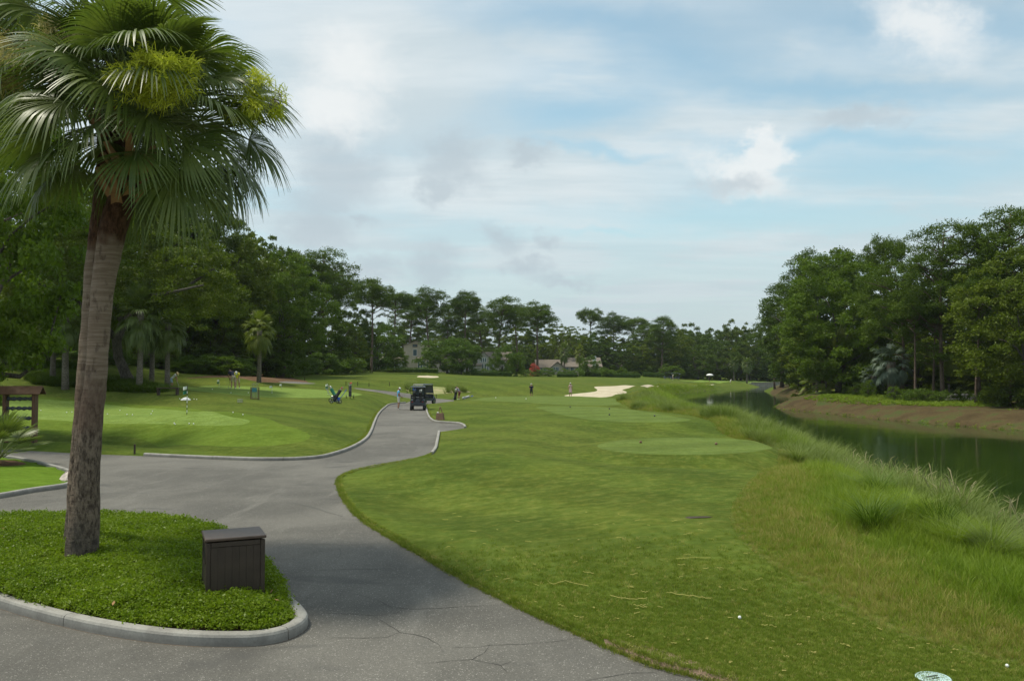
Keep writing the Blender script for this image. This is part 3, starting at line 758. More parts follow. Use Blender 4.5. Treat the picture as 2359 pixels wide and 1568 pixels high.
def make_pine(seed, H=22.0, cb=.55, W=4.2, per=150, leaf=.40, nb=85, strag=8, dens=.5):
    """slash pine: bare trunk, limbs reaching up to rounded needle clumps that make a domed crown"""
    rng = np.random.default_rng(seed); tr = MB()
    lean = rng.normal(size=2) * .5
    path = [(lean[0] * t * t, lean[1] * t * t + .25 * math.sin(t * 5 + seed), H * t) for t in np.linspace(0, .96, 12)]
    rad = [.27 * (1 - .78 * t) + (.08 if t == 0 else 0) for t in np.linspace(0, 1, 12)]
    tr.tube(path, rad, 8)
    P = np.array(path); clumps = []; ph = rng.uniform(0, 6, 3)
    zc = H * (cb + (1 - cb) * .5); up_r = H - zc - .6; dn_r = zc - H * cb
    for i in range(nb):
        zz = 1 - 1.75 * (i + .5) / nb; a = i * 2.39996 + rng.uniform(-.5, .5)
        rr = math.sqrt(max(.02, 1 - zz * zz)); q = (rng.uniform(.82, 1.08) if rng.random() < .68 else rng.uniform(.35, .8))
        q *= 1 + .20 * math.sin(2 * a + ph[0] + zz * 2) + .14 * math.sin(3 * a + ph[1])
        z = zc + zz * (up_r if zz > 0 else dn_r) * (q if q < 1 else 1)
        bx = np.interp(z, P[:, 2], P[:, 0]); by = np.interp(z, P[:, 2], P[:, 1])
        c = (bx + math.cos(a) * rr * W * q, by + math.sin(a) * rr * W * q, z, rng.uniform(.80, 1.45))
        if rng.random() < .10 and zz < .4: continue
        clumps.append(c)
        if i % 3 == 0:
            zb = max(H * (cb - .08), z - math.hypot(c[0] - bx, c[1] - by) * rng.uniform(.35, .8))
            pt, rd = limb(rng, (np.interp(zb, P[:, 2], P[:, 0]), np.interp(zb, P[:, 2], P[:, 1]), zb), c[:3], .10, .03, .07)
            tr.tube(pt, rd, 5, cap=False)
    for i in range(strag):
        z = H * (cb - rng.uniform(.0, .16)); a = rng.uniform(0, 6.283); L = W * rng.uniform(.35, .8)
        bx = np.interp(z, P[:, 2], P[:, 0]); by = np.interp(z, P[:, 2], P[:, 1])
        e = (bx + math.cos(a) * L, by + math.sin(a) * L, z + L * .3)
        pt, rd = limb(rng, (bx, by, z), e, .06, .02, .06); tr.tube(pt, rd, 5, cap=False)
        clumps.append((*e, rng.uniform(.45, .85))); clumps.append((bx + math.cos(a) * L * .7, by + math.sin(a) * L * .7, z + L * .2, .5))
    V, F_ = cloud(clumps, per, leaf, rng, aspect=.28, up=.05, flat=1.0, shell=.35, outw=1.0)
    return tr.mesh('pine_trunk', M_BARKP, True), np_mesh('pine_crown', V, F_, M_PINE), H
def make_broad(seed, H=14.0, W=5.5, cb=.22, ncl=110, per=150, leaf=.34, mat=None, trunk_r=.3, thin=0, flat=.92, low=0.0, inner=.25, barkm=None):
    rng = np.random.default_rng(seed); tr = MB()
    h0 = H * cb; cz = (H + h0) / 2 - low; rz = (H - h0) / 2 + low
    pt, rd = limb(rng, (0, 0, 0), (rng.normal() * .3, rng.normal() * .3, h0 + rz * .5), trunk_r * 1.15, trunk_r * .6, .05, 7)
    tr.tube(pt, rd, 9)
    clumps = []; ph = rng.uniform(0, 6, 4)
    for i in range(ncl):
        zz = 1 - 2 * (i + .5) / ncl; a = i * 2.39996 + rng.uniform(-.4, .4)
        rr = math.sqrt(1 - zz * zz)
        q = 1.0 if rng.random() > inner else rng.uniform(.45, .85)
        lump = 1 + .16 * math.sin(2 * a + ph[0]) + .12 * math.sin(3 * a + 4 * zz + ph[1]) + .10 * math.sin(5 * a - 6 * zz + ph[2])
        q *= lump * rng.uniform(.86, 1.06)
        if thin and rng.random() < thin: continue
        c = (rr * math.cos(a) * W * q, rr * math.sin(a) * W * q, cz + zz * rz * min(q, 1.08))
        clumps.append((*c, rng.uniform(.55, 1.15) * (W / 5.5) ** .5 * (1.0 if not thin else .8)))
    for i in range(9):
        c = clumps[rng.integers(len(clumps))]
        s = pt[rng.integers(3, 6)]
        p2, r2 = limb(rng, s, (c[0] * .9, c[1] * .9, max(c[2], s[2] + .5)), trunk_r * .42, .04, .12, 6)
        tr.tube(p2, r2, 6, cap=False)
    V, F_ = cloud(clumps, per, leaf, rng, aspect=.55, up=.3, flat=flat, shell=.3, outw=.3)
    return tr.mesh('tree_trunk', barkm or M_BARKO, True), np_mesh('tree_crown', V, F_, mat or M_LEAF), H

# fan palm frond: hub at origin, points along +X, petiole behind it
def frond(rng, n=34, L=1.05, span=2.6, droop=.9, pet=1.1, basez=0.0, k=6, wseg=.040, tilt=0.0, petr=.018):
    V = []; F_ = []
    fold = .35
    for i in range(n):
        t = (i / (n - 1)) * 2 - 1; a = t * span / 2 + rng.uniform(-.02, .02)
        d = np.array([math.cos(a), math.sin(a), fold * abs(t) * .6 - .15]); d /= np.linalg.norm(d)
        side = np.array([-math.sin(a), math.cos(a), 0.0]); LL = L * (1 - .28 * t * t) * rng.uniform(.88, 1.08)
        dr = droop * rng.uniform(.7, 1.35); tw = rng.uniform(-.4, .4)
        s0 = len(V)
        for j in range(k + 1):
            s = j / k
            p = d * LL * s * (1 - .16 * dr * s * s); p = p + np.array([0, 0, -dr * LL * .55 * max(0, s - .22) ** 1.8])
            half = math.sin(.5 * span / (n - 1)) * LL * s * 1.02
            w = min(half, wseg * .5) * (1 if s < .5 else max(.04, 1 - ((s - .5) / .5) ** 1.6)) + .0015
            up = np.array([0, 0, 1.0]) * (math.sin(tw) * w)
            V.append(p - side * w - up + [0, 0, .006 * (i % 2)]); V.append(p + side * w + up + [0, 0, .006 * (i % 2)])
        for j in range(k): F_.append((s0 + 2 * j, s0 + 2 * j + 1, s0 + 2 * j + 3, s0 + 2 * j + 2))
    V = np.array(V); PV = []; PF = []
    if pet:
        m = MB(); m.tube([(-pet, 0, -.0), (-pet * .5, 0, .05), (0, 0, 0), (.35 * L, 0, -.02)], [petr * 1.6, petr, petr * .8, .004], 5)
        PV = np.array(m.V); PF = m.F
    return V, np.array(F_), PV, PF
def make_palm(seed, H=4.5, nf=34, L=1.05, pet=.95, mat=None, tr_r=.2, yellow=0.0, droop=1.0):
    rng = np.random.default_rng(seed); parts = []; mi = []
    for i in range(nf):
        v, f, pv, pf = frond(rng, 22, L * rng.uniform(.85, 1.1), 2.5, droop * rng.uniform(.6, 1.3), pet, k=4, wseg=.085, petr=.02)
        el = R(80) - R(135) * (i / nf) ** .85; az = i * 2.39996 + rng.uniform(-.2, .2)
        M = (Matrix.Rotation(az, 4, 'Z') @ Matrix.Rotation(-el, 4, 'Y') @ Matrix.Translation((pet * rng.uniform(.8, 1.1), 0, 0)))
        A = np.array(M)
        parts.append((v @ A[:3, :3].T + A[:3, 3] + [0, 0, H - .3], f))
    V, F_ = join(parts)
    tr = MB(); tr.tube([(0, 0, -.2), (.03, 0, H * .3), (.05, .03, H * .7), (0, 0, H - .1)], [tr_r * 1.25, tr_r, tr_r * .95, tr_r * 1.25], 10)
    return tr.mesh('palm_trunk', M_BARKS, True), np_mesh('palm_crown', V, F_, mat or M_PALM), H

PINES = [make_pine(11, 22, .58, 4.0), make_pine(12, 22, .66, 3.7, nb=72), make_pine(13, 22, .45, 4.4, nb=100), make_pine(14, 22, .74, 4.2, nb=66, strag=5), make_pine(15, 22, .36, 3.7, nb=120, per=130)]
PINE_NEAR = [make_pine(21, 22, .34, 5.0, nb=120, per=210, leaf=.34, strag=14), make_pine(22, 22, .46, 5.2, nb=110, per=220, leaf=.34, strag=12)]
BROAD = [make_broad(31, 14, 5.5, .10, 120, mat=M_LEAFD, low=1.0), make_broad(32, 14, 4.8, .12, 110, mat=M_LEAF, low=.8), make_broad(33, 14, 6.0, .08, 135, mat=M_LEAFD, low=1.0), make_broad(34, 14, 4.2, .06, 100, mat=M_LEAF, low=1.2)]
BROAD_NEAR = [make_broad(41, 14, 5.6, .10, 210, 230, .25, M_LEAF, low=.6), make_broad(42, 14, 5.2, .12, 200, 230, .24, M_LEAFB, low=.5)]
BROAD_BIG = [make_broad(43, 18, 7.0, .06, 260, 240, .28, M_LEAFB, low=.6, inner=.4)]
SPARSE = [make_broad(51, 18, 3.8, .35, 80, 110, .26, M_LEAF, trunk_r=.22, thin=.25, inner=.5)]
ROUND = [make_broad(61, 5, 3.0, .10, 70, 150, .22, M_SHRUB, .12, low=.3), make_broad(62, 5, 2.6, .06, 70, 150, .2, M_LEAFB, .12, low=.4)]
SHRUB = [make_broad(71, 2, 1.3, .02, 34, 110, .14, M_SHRUB, .05, low=.3), make_broad(72, 2, 1.3, .02, 34, 110, .14, M_LEAFB, .05, low=.3), make_broad(73, 2, 1.3, .02, 34, 110, .14, M_LEAFD, .05, low=.3)]
PALMS = [make_palm(81, 3.6, 42), make_palm(82, 3.5, 42)]
PALMY = [make_palm(83, 3.6, 38, mat=M_PALMY)]
PALMG = [make_palm(84, 2.6, 40, L=.9, pet=1.0, mat=M_PALMG, tr_r=.3, droop=1.6)]
M_SAW = foliage('palmetto_fronds', (.09, .13, .02), (.19, .21, .045), .3, .45, .5, 1.0)
SAW = [make_palm(85, .5, 34, L=.6, pet=.7, mat=M_SAW, tr_r=.08, droop=.5)]
_trnd = random.Random(5)
def tree(kind, name, x, y, h, label, cat='tree', group=None, wid=1.0, z=None, rz=None, crown='crown'):
    v = kind[_trnd.randrange(len(kind))]
    z0 = Zp(x, y) if z is None else z
    if inside(np.array([[x, y]]), WATER)[0]: print('IN WATER', label, round(x), round(y))
    s = h / v[2]
    root = empty(name, (x, y, z0 - .05), _trnd.uniform(0, 6.28) if rz is None else rz, label, cat, group)
    root.scale = (s * wid, s * wid, s)
    link('trunk', v[0], root); link(crown, v[1], root)
    return root
def tpx(kind, name, u, d, vtop, label, cat='tree', group=None, wpx=None, rz=None, natw=5.0, **kw):
    """tree standing d metres away in the photo direction u whose top reaches vtop"""
    x, y = ud(u, d); z0 = Zp(x, y)
    h = CAM_H + (HOR - vtop) * d / F_PX - z0
    wid = 1.0
    if wpx: wid = (wpx * d / F_PX / 2) / (natw * h / kind[0][2])
    return tree(kind, name, x, y, max(h, .5), label, cat, group, wid, z0, rz, **kw)
P_, B_ = PINES, BROAD
# --- left side, near
tpx(BROAD_NEAR, 'oak_tree', -60, 36, 130, 'dark leafy tree at the left edge behind the two palms', wpx=470, natw=5.5)
tpx(PINE_NEAR, 'pine_tree', -40, 60, -60, 'dark tall pine at the top left corner behind the palm fronds', wpx=300, natw=5.0)
tpx([PINES[3]], 'pine_tree', 165, 92, 378, 'thin bare pine seen under the palm crown left of the trunks', wpx=150, natw=4.4)
tpx([PINES[1]], 'pine_tree', 95, 104, 400, 'thin pine left of the bare pine under the palm crown', wpx=130, natw=4)
tpx([PINES[0]], 'pine_tree', 345, 98, 425, 'dark pine top just right of the palm trunks', wpx=170, natw=4.3)
tpx(PINE_NEAR, 'pine_tree', 430, 102, 452, 'dark pine behind the live oak, right of the palm', wpx=190, natw=5.1)
tpx(BROAD_BIG, 'oak_tree', 110, 78, 440, 'wide oak left of the palm trunks above the dark roof', wpx=400, natw=7)
tpx(BROAD_NEAR, 'oak_tree', 480, 104, 490, 'leafy oak right of the live oak behind the bench', wpx=260, natw=5.4)
tpx(BROAD_NEAR, 'oak_tree', 250, 92, 452, 'oak crown directly behind the palm trunks', wpx=260, natw=5.4)
tpx(SPARSE, 'elm_tree', 588, 112, 500, 'thin sparse tree rising above the round canopies', wpx=120, natw=3.8)
tpx(SPARSE, 'elm_tree', 655, 118, 548, 'small thin tree top right of the sparse tree', wpx=80, natw=3.8)
tpx(B_, 'oak_tree', 590, 122, 562, 'round canopy tree under the sparse tree', wpx=210, natw=5.5)
tpx([PINES[2]], 'pine_tree', 742, 150, 577, 'big round topped pine left of the lone pine', wpx=150, natw=4.8)
tpx([PINES[0]], 'pine_tree', 690, 146, 585, 'pine merging into the big round topped pine', wpx=120, natw=4.3)
tpx([BROAD_NEAR[1]], 'sweetgum_tree', 650, 112, 600, 'light green leafy tree behind the putting men', wpx=190, natw=5.2)
tpx(B_, 'oak_tree', 530, 104, 600, 'dark full tree behind the palm with yellow fronds', wpx=200, natw=5.5)
tpx(B_, 'oak_tree', 730, 135, 690, 'dark tree in the hollow below the big round pine', wpx=150, natw=5.5)
tpx(B_, 'oak_tree', 790, 150, 740, 'low dark tree left of the lone pine trunk', wpx=130, natw=5.5)
tpx([PINES[0]], 'pine_tree', 785, 178, 625, 'pine between the big round pine and the lone pine', wpx=100, natw=4.3)
tpx([PINES[1]], 'pine_tree', 856, 165, 643, 'lone tall pine with bare trunk left of the first house', wpx=95, natw=3.9)
tpx([PINES[3]], 'pine_tree', 905, 196, 672, 'pine just right of the lone pine', wpx=100, natw=4.4)
tpx(P_, 'pine_tree', 945, 222, 695, 'shorter pine above the first house roof', wpx=90, natw=4.3)
tpx([PINES[0]], 'pine_tree', 988, 212, 662, 'tall umbrella pine above the two storey cream house', wpx=92, natw=4.3)
tpx([PINES[1]], 'pine_tree', 1075, 215, 672, 'tall open crowned pine right of the umbrella pine', wpx=78, natw=3.9)
tpx(P_, 'pine_tree', 1030, 240, 700, 'pine between the umbrella pine and the open crowned pine', wpx=90, natw=4.3)
tpx([PINES[2]], 'pine_tree', 1148, 226, 683, 'broad pine left of the gabled house chimney', wpx=100, natw=4.8)
tpx(P_, 'pine_tree', 1110, 250, 705, 'pine behind, between the open crowned and the broad pine', wpx=90, natw=4.3)
tpx(P_, 'pine_tree', 1192, 236, 702, 'pine right of the broad pine', wpx=80, natw=4.3)
tpx([PINES[0]], 'pine_tree', 1238, 222, 696, 'leaning pine above the gabled house and its shrub', wpx=92, natw=4.3)
tpx(SPARSE, 'pine_tree', 1300, 232, 738, 'thin half bare pine above the red flowering bush', wpx=60, natw=3.8)
tpx(SPARSE, 'pine_tree', 1328, 240, 745, 'thin half bare pine left of the low house chimney', wpx=60, natw=3.8)
tpx([PINES[3]], 'pine_tree', 1362, 282, 710, 'umbrella pine standing clear above the low house', wpx=62, natw=4.4)
tpx(P_, 'pine_tree', 1412, 288, 721, 'round pine right of the clear umbrella pine', wpx=74, natw=4.3)
tpx(P_, 'pine_tree', 1458, 292, 730, 'second round pine right of the clear umbrella pine', wpx=70, natw=4.3)
tpx([PINES[4]], 'pine_tree', 1524, 262, 729, 'dark pointed pine with bare trunk at the fairway edge', wpx=74, natw=4.0)
tpx([PINES[4]], 'pine_tree', 1490, 275, 745, 'dark pine left of the pointed pine', wpx=70, natw=4.0)
tpx(P_, 'pine_tree', 1580, 345, 764, 'far pine right of the pointed pine', wpx=52, natw=4.3)
tpx(P_, 'pine_tree', 1620, 350, 770, 'far pine in the dip of the skyline', wpx=46, natw=4.3)
tpx([PINES[3]], 'pine_tree', 1664, 372, 760, 'far umbrella pine alone above the pond end', wpx=44, natw=4.4)
tpx(B_, 'oak_tree', 1705, 300, 764, 'far round tree behind the pond bulkhead', wpx=64, natw=5.5)
tpx(B_, 'oak_tree', 1742, 285, 757, 'grey green round tree left of the right hand woods', wpx=84, natw=5.5)
tpx(B_, 'oak_tree', 1800, 282, 772, 'round tree at the foot of the right hand woods', wpx=120, natw=5.5)
# --- dense wood fill
LM = [(-400, 'left of everything behind the left edge oak'), (30, 'above the dark brown roof at the left edge'), (150, 'behind the thick trunked palm'), (300, 'behind the live oak trunk'), (400, 'above the straw hat man'), (470, 'behind the bench and the live oak branches'), (550, 'above the two putting men'), (620, 'right of the palm with yellow fronds'), (690, 'above the tall dark post'), (760, 'above the golf trolleys'), (830, 'left of the lone tall pine trunk'), (880, 'above the pale white house'), (930, 'left of the cream two storey house'), (990, 'behind the cream two storey house'),
      (1050, 'behind the columned porch house'), (1120, 'behind the grey gabled house'), (1180, 'right of the grey gabled house'), (1235, 'behind the red crepe myrtle'), (1290, 'behind the left wing of the low house'), (1340, 'behind the low house roof'), (1390, 'right of the low house chimney'), (1440, 'behind the long clipped hedge'), (1500, 'beside the dark pointed pine'), (1560, 'behind the far pair of golf carts'), (1630, 'behind the white umbrella'), (1690, 'behind the far putting green'), (1750, 'above the timber bulkhead'), (1830, 'above the second bank tip'), (1920, 'behind the huge leafy tree'), (2040, 'behind the flat topped umbrella pine'), (2150, 'behind the big branching pine'), (2260, 'behind the paired trunks'), (2400, 'behind the right edge oak'), (2600, 'beyond the right edge')]
def near_lm(u): return min(LM, key=lambda q: abs(q[0] - u))[1]
ROWN = {112: 'dark low front tree ', 128: 'tall dark tree ', 100: 'dark middling tree ', 170: 'full dark tree ', 285: 'tall far tree ', 262: 'lower far tree ', 205: 'small near tree ', 330: 'distant dark tree ', 400: 'farthest dark tree '}
k = 0
for rowd, vt, us in ((128, 585, range(-140, 700, 56)), (100, 700, range(-160, 560, 66)), (170, 700, range(640, 862, 56)), (285, 742, range(860, 1760, 40)), (262, 790, range(880, 1750, 46)), (205, 815, list(range(700, 870, 60))), (330, 780, range(1480, 1900, 48)), (112, 760, range(-220, 640, 58)), (400, 800, range(700, 1900, 60))):
    for u in us:
        k += 1; uu = u + _trnd.uniform(-16, 16); dd = rowd * _trnd.uniform(.95, 1.06)
        v = vt + _trnd.uniform(-16, 22)
        if rowd in (285,) and uu > 1250: v += 14
        if rowd == 262 and (1030 < uu < 1110 or 930 < uu < 1000 ): dd = 268
        if rowd == 262: dd = max(dd, 262)
        tpx(B_, 'oak_tree', uu, dd, v, ROWN[rowd] + near_lm(uu), group='dark trees filling the wall of woods', wpx=max(70, 62 if rowd < 200 else 66) * (1.9 if rowd < 140 else 1.2), natw=5.5)
# shrubs closing the foot of the woods
for u, d, vt, w in ((455, 92, 820, 90), (500, 94, 815, 110), (540, 96, 822, 90), (640, 108, 815, 90), (690, 118, 822, 90), (745, 128, 815, 100), (800, 140, 820, 90), (420, 90, 828, 70), (240, 86, 800, 120), (190, 84, 810, 110), (860, 175, 828, 60), (340, 96, 815, 90),
                  (20, 84, 800, 120), (1545, 255, 838, 60), (1600, 330, 842, 60), (1665, 345, 845, 60), (1725, 350, 842, 70), (1780, 300, 838, 90), (1480, 262, 832, 60), (1440, 275, 838, 60), (1405, 280, 838, 50)):
    tpx(ROUND, 'understory_tree', u, d, vt, 'low bushy tree ' + near_lm(u), 'tree', 'bushy low trees at the foot of the woods', wpx=w, natw=2.9)
# --- right side
tpx([PINES[4]], 'pine_tree', 1802, 176, 652, 'bushy pine forming the left shoulder of the right hand woods', wpx=125, natw=4.0)
tpx([PINES[2]], 'pine_tree', 1784, 183, 722, 'lower bushy pine at the left tip of the right hand woods', wpx=85, natw=4.8)
tpx([PINES[2]], 'pine_tree', 1892, 136, 576, 'pine behind the left half of the huge leafy tree', wpx=130, natw=4.8)
tpx([PINES[0]], 'pine_tree', 1955, 132, 574, 'pine behind the right half of the huge leafy tree', wpx=120, natw=4.3)
tpx(BROAD_BIG, 'sweetgum_tree', 1930, 112, 590, 'huge light green leafy tree over the far pond bank', wpx=280, natw=7.0, rz=1.2)
tpx([PINES[3]], 'pine_tree', 2044, 112, 543, 'flat topped umbrella pine with long bare trunk', wpx=100, natw=4.4)
tpx([PINE_NEAR[0]], 'pine_tree', 2168, 92, 513, 'big branching pine with sky between its boughs', wpx=190, natw=5.0)
tpx([PINE_NEAR[1]], 'pine_tree', 2320, 90, 473, 'tallest pine at the top right corner', wpx=240, natw=5.2)
tpx([PINE_NEAR[0]], 'pine_tree', 2080, 98, 600, 'shorter dark pine between umbrella pine and branching pine', wpx=170, natw=5.0)
tpx([PINE_NEAR[1]], 'pine_tree', 2255, 98, 590, 'dark pine filling the gap beside the tallest pine', wpx=170, natw=5.2)
tpx(BROAD_NEAR, 'oak_tree', 2375, 78, 590, 'leafy oak at the right edge overhanging the bank', wpx=290, natw=5.4)
tpx(B_, 'oak_tree', 1842, 163, 690, 'leafy tree between the shoulder pine and the huge leafy tree', wpx=130, natw=5.5)
tpx(B_, 'oak_tree', 1872, 136, 740, 'dark tree low in the woods above the second bank tip', wpx=160, natw=5.5)
tpx(B_, 'oak_tree', 2010, 118, 735, 'dark tree under the umbrella pine', wpx=150, natw=5.5)
tpx(B_, 'oak_tree', 2120, 106, 770, 'dark tree under the branching pine', wpx=170, natw=5.5)
tpx(B_, 'oak_tree', 2230, 112, 700, 'dark tree behind the right bank trunks', wpx=200, natw=5.5)
tpx(B_, 'oak_tree', 2450, 84, 640, 'dark tree just beyond the right edge oak', wpx=240, natw=5.5)
for u, d, v in ((1850, 160, 670), (1890, 142, 640), (1950, 138, 640), (2010, 130, 650), (2070, 125, 660), (2125, 118, 640), (2180, 120, 640), (2240, 110, 640), (2300, 104, 620), (2360, 100, 610), (2090, 112, 800), (2180, 108, 810), (2280, 104, 800), (2350, 96, 790), (1770, 290, 800), (1856, 172, 790), (1900, 150, 760), (2000, 150, 760), (2100, 140, 760), (2200, 135, 740), (2300, 125, 720), (2400, 120, 700), (2520, 100, 660), (2600, 90, 600)):
    tpx(B_, 'oak_tree', u, d, v, ('dark low tree ' if v > 780 else 'tall dark tree ' if d < 112 else 'tall deep tree ' if d < 125 else 'shaded tree ' if d < 160 else 'deep dark tree ') + near_lm(u), group='dark trees deep in the right hand woods', wpx=150, natw=5.5)
# slim pine trunks standing on the right bank
for u, d, vt, lab in ((2108, 92, 690, 'slim dark pine left of the paired trunks on the bank'), (2150, 93, 700, 'slim dark pine second left of the paired trunks on the bank'), (2250, 84, 640, 'right one of the paired trunks on the bank')):
    tpx([PINES[3]], 'pine_tree', u, d, vt, lab, wpx=110, natw=4.4)
# --- the big live oak
def live_oak():
    x, y = ud(292, 66.5); z = Zp(x, y); rng = np.random.default_rng(77)
    root = empty('live_oak', (x, y, z - .05), 0, 'spreading live oak with bent dark trunk behind the palm trunks', 'tree')
    px = F_PX / 66.5
    def q(u, v, dy=0): return ((u - 292) / px, dy, (885 - v) / px)
    tr = MB()
    tr.tube([q(300, 890), q(290, 860), q(272, 820), (q(268, 785)), q(282, 745)], [.62, .42, .37, .36, .36], 12)
    forks = [(q(282, 745), q(330, 705), q(400, 660, 1.5), q(470, 610, 2)), (q(282, 745), q(262, 700), q(250, 640, -1), q(240, 560, -1)), (q(268, 780), q(215, 715, -1), q(150, 670, -2), q(70, 640, -2)), (q(282, 745), q(310, 660, 2), q(340, 590, 3), q(380, 530, 3)), (q(330, 705), q(370, 690, -3), q(430, 690, -5), q(520, 670, -5)), (q(262, 700), q(180, 640, 3), q(110, 570, 4), q(40, 540, 4))]
    for f in forks: tr.tube(catmull(f, .8), np.linspace(.27, .07, len(catmull(f, .8))).tolist(), 8)
    link('trunk', tr.mesh('trunk', M_BARKO, True), root)
    cl = []
    for i in range(430):
        a = rng.uniform(0, 6.283); r = math.sqrt(rng.uniform(0, 1)); X = r * math.cos(a); Y = r * math.sin(a)
        dome = math.sqrt(max(0, 1 - r * r))
        low = rng.random() < .38
        zt = 5.3 + 9.0 * dome * (1 + .10 * math.sin(3 * a + 1) * r) * (rng.uniform(.80, 1.03) if not low else rng.uniform(.1, .7))
        zt -= 1.6 * r * rng.random()
        cl.append((X * 9.6 - .4, Y * 6.5, zt, rng.uniform(.6, 1.15)))
    V, F_ = cloud(cl, 230, .19, rng, .55, .45, .7, .3, .3)
    link('crown', np_mesh('crown', V, F_, M_LEAF), root)
live_oak()
# --- palms in the middle distance
for kk, u, d, vt, lab, wp in ((PALMS, 152, 62, 715, 'thick trunked palm left of the near palm trunks', 150), (PALMS, 322, 62, 712, 'tall palm behind the live oak trunk', 130), (PALMS, 387, 64, 738, 'palm with round crown above the straw hat man', 120), (PALMY, 597, 87, 757, 'palm with yellow green fronds behind the yellow shirt man', 96),
                         (PALMS, 350, 70, 748, 'short palm between the live oak trunk and the round palm', 110), (PALMY, 122, 66, 738, 'yellowish palm left of the thick trunked palm', 120), (PALMS, 738, 150, 742, 'slim palm top beside the tree trunks on the rise', 40), (PALMS, 545, 101, 815, 'low palm in the dark behind the navy shirt man', 80), (PALMS, 505, 99, 812, 'low palm left of the navy shirt man', 80),
                         (PALMY, 1335, 212, 812, 'small palm in front of the low house', 34), (PALMS, 1300, 214, 808, 'small palm between the red bush and the low house', 32), (PALMS, 1720, 255, 838, 'small palm at the far green edge', 34), (PALMS, 1690, 262, 835, 'small palm left of the far green flag', 34)):
    r = tpx(kk, 'palm_tree', u, d, vt, lab, 'palm', wpx=wp, natw=2.1)
for u, d, vt, lab, wp, kk in ((2052, 97, 830, 'silvery pindo palm with dark trunk on the far bank', 105, PALMG), (2012, 104, 862, 'small silvery palm left of the pindo palm', 70, PALMG), (1925, 113, 842, 'tall palmetto clump left on the far bank', 105, SAW), (1880, 120, 856, 'palmetto clump beside the second bank tip', 85, SAW), (1902, 112, 872, 'low palmetto clump in front of the tall one', 70, SAW), (2185, 96, 880, 'palmetto behind the bank trunks', 60, SAW)):
    tpx(kk, 'palm_plant', u, d, vt, lab, 'palm', wpx=wp, natw=1.8 if kk is PALMG else 1.2)
# --- garden trees and bushes round the houses
for kk, u, d, vt, w, lab in ((ROUND[:1], 1030, 188, 783, 130, 'wide brownish green tree between the two storey house and the gabled house'), (ROUND[:1], 1062, 186, 792, 76, 'right half of the wide brownish green tree pair'), (ROUND, 872, 176, 752, 96, 'dense green tree left of the two storey house'), (ROUND, 914, 178, 802, 56, 'smaller green tree in front of the two storey house'),
                          (ROUND[:1], 1158, 190, 800, 62, 'dark round tree hiding the gabled house wall'), (ROUND[1:], 1188, 192, 812, 46, 'paler round tree right of the gabled house'), (ROUND[:1], 1356, 206, 822, 46, 'dark cone shaped tree before the low house chimney'), (ROUND[1:], 1390, 215, 845, 40, 'pale bush at the right end of the low house'), (ROUND[1:], 1432, 222, 846, 30, 'pale bush behind the long clipped hedge')):
    tpx(kk, 'garden_tree', u, d, vt, lab, 'tree', wpx=w, natw=2.9)
rb = tpx(SHRUB[:1], 'crepe_myrtle', 1231, 200, 839, 'red flowering crepe myrtle before the low house', 'bush', wpx=28, natw=1.35)
for c in rb.children:
    if c.name.startswith('crown'):
        me = c.data.copy(); me.materials.clear(); me.materials.append(M_RED); c.data = me
for u, d, vt, w, lab, kk in ((2000, 99, 880, 34, 'yellow green round bush on the far bank', SHRUB[1:2]), (1975, 102, 878, 40, 'dark bush left of the yellow green bush', SHRUB[2:]), (2120, 90, 892, 60, 'dark bush at the foot of the slim pines', SHRUB[2:]), (2095, 89, 897, 46, 'green bush right of the flower bed', SHRUB[:1]), (2160, 88, 900, 50, 'low green bush between the slim pine trunks', SHRUB[:1]),
                        (2060, 92, 894, 40, 'low flowering bed bush below the pindo palm', SHRUB[1:2]), (2275, 84, 896, 60, 'dark bush right of the paired trunks', SHRUB[2:]), (1868, 138, 882, 60, 'dark bush at the water by the second bank tip', SHRUB[2:]), (1960, 112, 890, 60, 'low bush behind the grassy point', SHRUB[:1]), (2330, 80, 890, 80, 'dark bush under the right edge oak', SHRUB[2:]), (2405, 78, 880, 90, 'dark bush at the right edge of the bank', SHRUB[2:])):
    tpx(kk, 'bush', u, d, vt, lab, 'bush', wpx=w, natw=1.35)
for i, (u, d, vt, w) in enumerate(((1265, 200, 848, 40), (1300, 203, 851, 34), (1330, 202, 850, 40), (1210, 196, 852, 34), (1110, 192, 850, 50), (900, 172, 846, 60), (950, 178, 848, 60), (985, 182, 850, 50), (830, 162, 848, 50), (1400, 218, 853, 40), (1375, 212, 852, 30), (1145, 190, 852, 40), (1450, 225, 854, 40), (1350, 205, 850, 30), (1240, 199, 852, 30))):
    tpx(SHRUB, 'bush', u, d, vt, '%s low bush ' % ('paler' if i % 2 else 'darker') + near_lm(u), 'bush', 'low bushes in the planting before the houses', wpx=w, natw=1.35)
def hedge(u0, u1, d, h, t, label):
    x0, y0 = ud(u0, d); x1, y1 = ud(u1, d); rng = np.random.default_rng(int(u0)); n = int(abs(x1 - x0) * h * 130)
    x = rng.uniform(x0, x1, n); f = rng.integers(0, 3, n)
    y = np.where(f == 0, y0 - t / 2 + rng.normal(size=n) * .04, y0 + rng.uniform(-t / 2, t / 2, n)); zz = np.where(f == 0, rng.uniform(0, h, n), h + rng.normal(size=n) * .04)
    C = np.stack([x - (x0 + x1) / 2, y - y0, zz + zfun(np.stack([x, y], 1)) - Zp((x0 + x1) / 2, y0)], 1)
    V, F_ = diamonds(C, .22, rng, .6, .3)
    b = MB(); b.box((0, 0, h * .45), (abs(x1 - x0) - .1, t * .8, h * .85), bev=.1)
    root = empty('hedge', ((x0 + x1) / 2, y0, Zp((x0 + x1) / 2, y0)), 0, label, 'hedge')
    link('leaves', np_mesh('leaves', V, F_, M_HEDGE), root); b.build('inner_mass', M_LEAFD, root)
